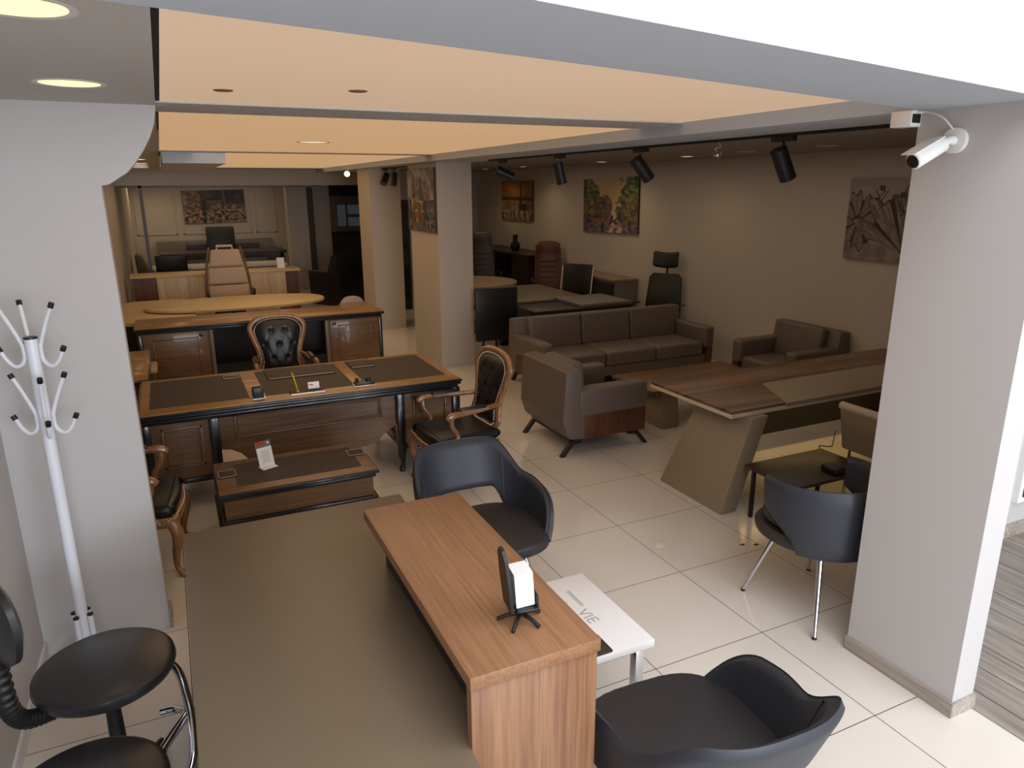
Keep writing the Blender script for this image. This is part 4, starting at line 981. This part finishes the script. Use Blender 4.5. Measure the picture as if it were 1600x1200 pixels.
# ================================================================== FAR RIGHT FURNITURE
def office_chair(label, loc_, rz, mat, style, group=None, seat_z=.5, top=1.25, name='office_chair', w=.5, frame='blk'):
    t = thing(name, label, 'office chair', loc_, rz, group)
    bm = bm_new(); box(bm, -.24, .25, -w / 2, w / 2, seat_z - .09, seat_z, bev=.035, seg=4); obj('seat', bm, mat, t)
    bm = bm_new(); tube(bm, [(0, 0, .09), (0, 0, seat_z - .08)], .028, 14); obj('gas_lift', bm, 'blk', t)
    for k in range(5):
        a = 2 * pi * k / 5
        bm = bm_new(); tube(bm, [(0, 0, .10), (.29 * cos(a), .29 * sin(a), .065)], [.03, .018], 8); b_ = obj('base_arm', bm, frame, t)
        bm = bm_new(); tube(bm, [(.29 * cos(a) - .012 * sin(a), .29 * sin(a) + .012 * cos(a), .029), (.29 * cos(a) + .012 * sin(a), .29 * sin(a) - .012 * cos(a), .029)], .029, 12); obj('caster', bm, 'blk', b_)
    for s_ in (-1, 1):
        bm = bm_new(); tube(bm, [(-.2, s_ * (w / 2 + .02), seat_z + .2), (.1, s_ * (w / 2 + .03), seat_z + .22), (.18, s_ * (w / 2 + .02), seat_z + .17), (.1, s_ * (w / 2), seat_z - .04)], [.014, .018, .014, .012], 8, smooth=4, flat=1.5); obj('armrest', bm, frame, t)
    lean = R(-9)
    mt = Matrix.Translation((-.24, 0, seat_z)) @ Matrix.Rotation(lean, 4, 'Y')
    H = top - seat_z
    if style == 'exec':
        prof = [(-.04, -.02), (-.05, H * .3), (-.045, H * .7), (-.07, H * .96), (-.02, H), (.05, H * .97), (.06, H * .85), (.04, H * .7), (.05, H * .4), (.06, H * .15), (.05, -.02)]
        P = [(p.x, p.z) for p in smoothpts([(x, 0, z) for x, z in prof], 3, True)]
        bm = bm_new(); prism(bm, P, 'y', -w / 2 + .01, w / 2 - .01, bev=.014, seg=3); bmesh.ops.subdivide_edges(bm, edges=[e for e in bm.edges if abs(e.verts[0].co.y - e.verts[1].co.y) > w * .5], cuts=10)
        for v in bm.verts:
            q = abs(v.co.y) / (w / 2); v.co.z -= max(0, v.co.z / H - .55) * H * .18 * q ** 4; v.co.x += .05 * q ** 3; v.co.y *= 1 - .16 * max(0, v.co.z / H)
        bmesh.ops.transform(bm, matrix=mt, verts=bm.verts[:])
        bk = obj('backrest', bm, mat, t)
        bm = bm_new()
        for k in range(5): tube(bm, [(.062, -w / 2 + .06, H * (.14 + .11 * k)), (.062, w / 2 - .06, H * (.14 + .11 * k))], .010, 8)
        bmesh.ops.transform(bm, matrix=mt, verts=bm.verts[:]); obj('ribs', bm, mat, bk)
    elif style == 'pads':
        fr = bm_new()
        for s_ in (-1, 1):
            tube(fr, [(-.05, s_ * w * .56, -.1), (-.05, s_ * w * .5, H * .5), (-.04, s_ * w * .37, H)], .022, 10, smooth=3)
        bmesh.ops.transform(fr, matrix=mt, verts=fr.verts[:]); obj('side_frame', fr, 'classic', t)
        for z0, z1, w0, w1 in ((.0, .3, 1.0, .95), (.31, .62, .98, .86), (.63, .95, .84, .68)):
            P = [(-w * w0 / 2, z0 * H), (w * w0 / 2, z0 * H), (w * w1 / 2, z1 * H), (-w * w1 / 2, z1 * H)]
            bm = bm_new(); prism(bm, P, 'x', -.05, .06, bev=.035, seg=4, mat=mt); obj('back_cushion', bm, mat, t)
        bm = bm_new(); tube(bm, [(-.06, -.12, H * .93), (-.06, -.12, H * 1.02), (-.06, .12, H * 1.02), (-.06, .12, H * .93)], .015, 8, flat=1.4)
        bmesh.ops.transform(bm, matrix=mt, verts=bm.verts[:]); obj('top_handle', bm, 'pale', t)
    elif style == 'mesh':
        P = [(-w * .44, .0), (w * .44, .0), (w * .38, H * .62), (w * .30, H * .68), (-w * .30, H * .68), (-w * .38, H * .62)]
        bm = bm_new(); prism(bm, P, 'x', -.02, .025, bev=.012, seg=3, mat=mt); obj('backrest', bm, mat, t)
        bm = bm_new(); tube(bm, [(-.03, 0, H * .5), (-.05, 0, H * .9)], .016, 8); bmesh.ops.transform(bm, matrix=mt, verts=bm.verts[:]); obj('headrest_post', bm, 'blk', t)
        bm = bm_new(); box(bm, -.01, .06, -w * .30, w * .30, H * .76, H, bev=.03, seg=3); bmesh.ops.subdivide_edges(bm, edges=[e for e in bm.edges if abs(e.verts[0].co.y - e.verts[1].co.y) > w * .3], cuts=8)
        for v in bm.verts: q = abs(v.co.y) / (w * .3); v.co.x += .05 * q * q; v.co.z += .02 * q * q
        bmesh.ops.transform(bm, matrix=mt, verts=bm.verts[:]); obj('headrest', bm, mat, t)
    else:
        bm = bm_new(); box(bm, -.02, .03, -w / 2 + .02, w / 2 - .02, .06, H, bev=.02, seg=3, mat=mt); obj('backrest', bm, mat, t)
    return t
office_chair('black mesh chair with headrest standing against the right wall', (3.52, 2.95, 0), R(215), 'blk_leather', 'mesh', top=1.42, w=.62)
office_chair('brown leather executive chair by the far right wall', (3.55, 6.25, 0), R(245), 'brownl', 'exec', top=1.38, w=.55)
office_chair('dark brown leather executive chair just right of middle pillar', (2.93, 7.7, 0), R(-100), 'darkl', 'exec', top=1.48, w=.5)
# visitor chair seen side on with chrome arm
t = thing('visitor_chair', 'black visitor chair with a chrome side bar by grey cabinet', 'chair', (3.10, 4.70, 0), R(215))
bm = bm_new(); box(bm, -.05, .0, -.25, .25, .42, 1.12, bev=.02, mat=Matrix.Translation((-.22, 0, 0)) @ Matrix.Rotation(R(-4), 4, 'Y')); obj('backrest', bm, 'blk_leather', t)
bm = bm_new(); box(bm, -.25, .25, -.25, .25, .40, .48, bev=.02); obj('seat', bm, 'blk_leather', t)
for s_ in (-1, 1):
    bm = bm_new(); tube(bm, [(-.31, s_ * .27, 1.08), (-.22, s_ * .27, .66), (.2, s_ * .27, .66), (.2, s_ * .27, .02), (-.25, s_ * .27, .02)], .012, 10); obj('side_bar', bm, 'chrome', t)
# big black chair back beside middle pillar
t = thing('meeting_chair', 'large square backed black chair right of the middle pillar', 'chair', (1.17, 3.55, 0), pi / 2)
bm = bm_new(); box(bm, -.30, -.24, -.30, .30, .36, 1.06, bev=.015); obj('backrest', bm, 'blk_leather', t)
bm = bm_new(); box(bm, -.24, .20, -.20, .21, .40, .50, bev=.03); obj('seat', bm, 'blk_leather', t)
for sx in (-.26, .18):
    for sy in (-.20, .19):
        bm = bm_new(); tube(bm, [(sx, sy, .42), (sx, sy, 0)], .018, 8); obj('leg', bm, 'blkmetal', t)
OF = (2.3, 3.2, 0)
t = thing('executive_desk', 'long dark executive desk behind the three seat sofa', 'desk', OF)
loc(lambda b: box(b, 1.58, 3.15, 2.98, 3.62, .71, .75, bev=.004), 'desktop', 'darkwood', t, OF)
loc(lambda b: box(b, 2.30, 3.12, 3.02, 3.78, .752, .79, bev=.003), 'raised_top', 'greylam', t, OF)
loc(lambda b: box(b, 1.60, 3.12, 3.06, 3.10, .12, .71), 'modesty_panel', 'darklam', t, OF)
loc(lambda b: box(b, 1.60, 1.66, 3.0, 3.6, 0, .71), 'leg_panel', 'darklam', t, OF); loc(lambda b: box(b, 3.06, 3.12, 3.0, 3.6, 0, .71), 'leg_panel', 'darklam', t, OF)
OF = (2.3, 4.5, 0)
t = thing('conference_table', 'taupe conference table with rounded corner behind the executive desk', 'table', OF)
def rr(x0, x1, y0, y1, r): return [(cx + r * cos(a), cy + r * sin(a)) for cx, cy, a0 in ((x1 - r, y1 - r, 0), (x0 + r, y1 - r, 90), (x0 + r, y0 + r, 180), (x1 - r, y0 + r, 270)) for a in [R(a0 + k * 15) for k in range(7)]]
loc(lambda b: prism(b, rr(1.66, 2.92, 3.84, 5.45, .12), 'z', .715, .75, bev=.004), 'tabletop', 'taupe', t, OF)
loc(lambda b: box(b, 1.75, 2.8, 4.4, 4.5, 0, .715), 'leg_panel', 'darklam', t, OF)
OF = (2.0, 6.1, 0)
t = thing('round_table', 'beige round ended table behind the conference table', 'table', (2.02, 6.3, 0))
bm = bm_new(); lathe(bm, [(0, .715), (.82, .715), (.82, .75), (0, .75)], seg=56); obj('tabletop', bm, plain('beige_top', 'a48c70', .45), t)
bm = bm_new(); lathe(bm, [(.3, 0), (.3, .03), (.06, .06), (.06, .715)], seg=32); obj('pedestal', bm, 'darklam', t)
OF = (3.75, 5.3, 0)
t = thing('low_cabinet', 'grey low cabinet against the right wall below street painting', 'cabinet', OF)
loc(lambda b: box(b, 3.56, 3.985, 4.1, 5.6, 0, .90), 'body', 'greylam', t, OF)
loc(lambda b: box(b, 3.54, 3.56, 4.12, 5.58, .04, .86), 'front', 'darklam', t, OF)
loc(lambda b: box(b, 3.53, 3.985, 4.08, 5.62, .90, .93), 'top', plain('cabinet_top', '8d7c66', .5), t, OF)
OF = (3.7, 8.0, 0)
t = thing('wall_credenza', 'dark wood credenza with open niche at the far right wall', 'cabinet', OF)
loc(lambda b: box(b, 3.35, 3.99, 6.75, 9.4, 1.06, 1.10), 'top', 'darkwood', t, OF)
loc(lambda b: (box(b, 3.4, 3.99, 6.8, 7.5, 0, 1.06), box(b, 3.4, 3.99, 8.3, 9.3, 0, 1.06), box(b, 3.85, 3.99, 7.5, 8.3, 0, 1.06), box(b, 3.4, 3.9, 7.5, 8.3, .35, .4)), 'body', 'darkwood', t, OF)
t = thing('vase', 'dark round vase on the far credenza below the boat painting', 'vase', (3.6, 7.75, 1.10))
bm = bm_new(); lathe(bm, [(0, 0), (.06, 0), (.10, .09), (.10, .14), (.045, .2), (.05, .24), (.03, .24)], seg=28); obj('body', bm, plain('vase_dark', '1f211f', .2), t)
bm = bm_new(); box(bm, -.05, .05, -.01, .01, .2, .32); obj('card', bm, 'blk', t)
# brown sideboard chair mass seen under the brown exec chair
# dark cabinet seen in the slot between the pillars
OF = (1.0, 8.6, 0)
t = thing('tall_cabinet', 'tall dark cabinet glimpsed between the two pillars', 'cabinet', OF)
loc(lambda b: box(b, .98, 1.6, 8.3, 8.9, 0, 2.1), 'body', 'darklam', t, OF)
loc(lambda b: box(b, 1.02, 1.56, 8.27, 8.3, .1, 2.0), 'door', 'pane', t, OF)

# ================================================================== FAR LEFT FURNITURE
OF = (-1.8, 5.7, 0)
t = thing('oval_table', 'long pale oak oval table behind the classic credenza', 'table', OF)
def oval(b, z0, z1, cx, cy, rx, ry):
    e = 2 / 2.3; P = []
    for k in range(56):
        a = 2 * pi * k / 56; P.append((cx + rx * math.copysign(abs(cos(a)) ** e, cos(a)), cy + ry * math.copysign(abs(sin(a)) ** e, sin(a))))
    prism(b, P, 'z', z0, z1, bev=.004)
loc(lambda b: oval(b, .715, .75, -1.83, 5.72, 1.22, .62), 'tabletop', 'pale_top', t, OF)
loc(lambda b: (box(b, -2.5, -2.44, 5.3, 6.1, 0, .715), box(b, -1.2, -1.14, 5.3, 6.1, 0, .715)), 'leg_panel', 'pale', t, OF)
OF = (-2.9, 5.9, 0)
t = thing('side_desk', 'pale oak side desk beside the left wall, left of the oval table', 'desk', OF)
loc(lambda b: prism(b, rr(-3.38, -2.42, 4.75, 6.75, .25), 'z', .66, .70, bev=.004), 'tabletop', 'pale_top', t, OF)
loc(lambda b: box(b, -3.34, -2.9, 4.95, 6.5, 0, .67), 'body', 'darkwood', t, OF)
office_chair('beige executive chair with three stacked back cushions behind oval table', (-1.80, 7.35, 0), -pi / 2, 'beige', 'pads', top=1.40, w=.66)
# small beige shell chair backs
def little_shell(label, x, y, z, rz):
    t = thing('shell_chair', label, 'chair', (x, y, 0), rz, 'beige shell chairs')
    bm = bm_new(); P = [(-.24, .44), (-.25, .60), (-.2, .72), (-.1, z), (.1, z), (.2, .72), (.25, .60), (.24, .44)]
    Ps = [(p.x, p.z) for p in smoothpts([(a, 0, b) for a, b in P], 3, True)]
    prism(bm, Ps, 'x', -.22, -.18, bev=.01); obj('backrest', bm, 'beige', t)
    bm = bm_new(); box(bm, -.2, .24, -.22, .22, .41, .46, bev=.02); obj('seat', bm, 'beige', t)
    for sx in (-.15, .18):
        for sy in (-.17, .17):
            bm = bm_new(); tube(bm, [(sx, sy, .42), (sx * 1.25, sy * 1.25, 0)], .014, 8); obj('leg', bm, 'classic', t)
little_shell('beige shell chair back rising over the right end of credenza', -.42, 4.85, .86, -pi / 2 + pi)
little_shell('beige shell chair at the left wall beside classic credenza', -3.15, 4.3 - 1.0, .80, 0)
OF = (-1.87, 9.3, 0)
t = thing('pale_sideboard', 'pale oak sideboard with walnut ends behind the beige chair', 'cabinet', OF)
loc(lambda b: box(b, -3.32, -.40, 8.98, 9.5, .795, .84, bev=.006), 'top', 'pale_top', t, OF)
for a, b_ in ((-3.28, -2.9), (-.68, -.44)): loc(lambda b: box(b, a, b_, 9.03, 9.48, 0, .795), 'end_cabinet', 'walnut_p', t, OF)
for a, b_ in ((-2.9, -2.0), (-1.45, -.68)):
    loc(lambda b: box(b, a, b_, 9.0, 9.46, .05, .795), 'frame', 'pale_top', t, OF)
    loc(lambda b: box(b, a + .04, b_ - .04, 8.985, 9.0, .09, .77), 'door', 'pale', t, OF)
loc(lambda b: box(b, -2.0, -1.45, 9.15, 9.46, .05, .795), 'recess', plain('slate_blue', '3a3e46', .5), t, OF)
t = thing('menu_stand', 'white card in stand at right end of the pale sideboard', 'sign', (-.72, 9.2, .842), 0)
bm = bm_new(); box(bm, -.07, .07, -.004, .004, .004, .2, mat=Matrix.Rotation(R(-14), 4, 'X')); obj('sheet', bm, 'paper', t)
bm = bm_new(); box(bm, -.07, .07, -.06, .04, 0, .004); obj('foot', bm, 'acrylic', t)
# back room
OF = (-1.7, 11.6, 0)
t = thing('white_desk', 'white desk just behind the pale sideboard', 'desk', OF)
loc(lambda b: box(b, -3.0, -.3, 11.3, 12.2, .68, .72), 'desktop', 'white', t, OF)
loc(lambda b: (box(b, -2.9, -2.8, 11.5, 12.1, 0, .68), box(b, -.5, -.4, 11.5, 12.1, 0, .68)), 'leg', 'blkmetal', t, OF)
office_chair('small black office chair behind the left of pale sideboard', (-2.62, 10.95, 0), pi / 2, 'blk_leather', 'plain', top=1.05, w=.62)
OF = (-1.4, 14.6, 0)
t = thing('dark_desk', 'dark executive desk with pale band in the back room', 'desk', OF)
loc(lambda b: box(b, -2.85, .1, 14.0, 15.0, .74, .80), 'desktop', 'darkwood', t, OF)
loc(lambda b: box(b, -2.75, 0, 14.1, 14.2, .05, .74), 'front_panel', 'darkl', t, OF)
loc(lambda b: box(b, -2.6, -.4, 14.02, 14.08, .5, .64), 'pale_band', 'greylam', t, OF)
loc(lambda b: (box(b, -2.8, -2.7, 14.1, 14.9, 0, .74), box(b, -.05, .05, 14.1, 14.9, 0, .74)), 'leg_panel', 'darkwood', t, OF)
office_chair('black high backed chair under the village painting', (-1.33, 15.5, 0), -pi / 2, 'blk_leather', 'plain', top=1.35, w=.75)
OF = (-1.4, 16.7, 0)
t = thing('back_console', 'long grey console with dark slats under village painting', 'console', OF)
loc(lambda b: box(b, -2.9, .1, 16.4, 16.95, .0, .93), 'body', 'greylam', t, OF)
for a, b_ in ((-2.2, -1.5), (-1.0, -.3)): loc(lambda b: box(b, a, b_, 16.37, 16.4, .6, .85), 'slat_panel', 'darkl', t, OF)
t = thing('back_armchair', 'taupe armchair at the left of the back room', 'armchair', (-3.0, 12.9, 0), 0)
bm = bm_new(); prism(bm, [(-.3, 0), (.28, 0), (.28, .45), (-.05, .45), (-.22, .92), (-.34, .92)], 'y', -.3, .3, bev=.04, seg=3); obj('body', bm, 'sofa', t)
t = thing('dark_armchair', 'black tub armchair left of the far pillar', 'armchair', (.50, 9.9, 0), R(118)); t.scale = (1.12,) * 3
bm = bm_new(); prism(bm, [(-.42, .0), (.3, .0), (.34, .62), (-.2, .62), (-.34, .92), (-.46, .92)], 'y', -.42, -.30, bev=.03); prism(bm, [(-.42, .0), (.3, .0), (.34, .62), (-.2, .62), (-.34, .92), (-.46, .92)], 'y', .30, .42, bev=.03)
box(bm, -.46, -.32, -.4, .4, .06, .92, bev=.04); obj('shell', bm, 'blk_leather', t)
bm = bm_new(); box(bm, -.32, .32, -.3, .3, .1, .44, bev=.04); obj('seat', bm, 'blk_leather', t)
for k in ((.25, .3), (.25, -.3)):
    bm = bm_new(); tube(bm, [(k[0], k[1], .1), (k[0], k[1], 0)], .02, 8); obj('leg', bm, 'chrome', t)
OF = (1.6, 12.3, 0)
t = thing('dark_table', 'dark table with papers in the dim back right room', 'table', OF)
loc(lambda b: box(b, 1.15, 2.6, 12.0, 12.8, .7, .75), 'tabletop', 'darkwood', t, OF)
loc(lambda b: (box(b, 1.2, 1.28, 12.1, 12.7, 0, .7), box(b, 2.45, 2.53, 12.1, 12.7, 0, .7)), 'leg', 'darkwood', t, OF)
bm = bm_new(); box(bm, -.12, .12, -.09, .09, 0, .01); o = obj('paper_stack', bm, 'greylam'); o.location = (1.35, 12.15, .75); tag(o, 'small grey paper stack on the dim back table', 'papers')
bm = bm_new(); lathe(bm, [(0, .0022), (.028, .002), (.03, 0)], seg=24); o = obj('floor_sticker', bm, plain('sticker', 'e8dcc4', .4)); o.location = (.093, -1.763, 0); tag(o, 'small pale round sticker on the tiles before the tub chair', 'sticker')
# dark blot marks on tiles
for k, (x, y) in enumerate(((.62, -2.02), (.70, -2.06))):
    bm = bm_new(); pts = [(.018 * (1 + .5 * sin(3.1 * a + k)) * cos(a), .012 * (1 + .4 * cos(2.3 * a)) * sin(a)) for a in [2 * pi * i / 12 for i in range(12)]]
    prism(bm, pts, 'z', .0002, .002); o = obj('dry_leaf', bm, plain('leaf_brown', '4a3324', .8)); o.location = (x - .02, y + .02, 0)
    tag(o, 'tiny brown scrap on the tiles, ' + ('left one' if k == 0 else 'right one') + ' of two', 'scrap', 'scraps on the tiles')
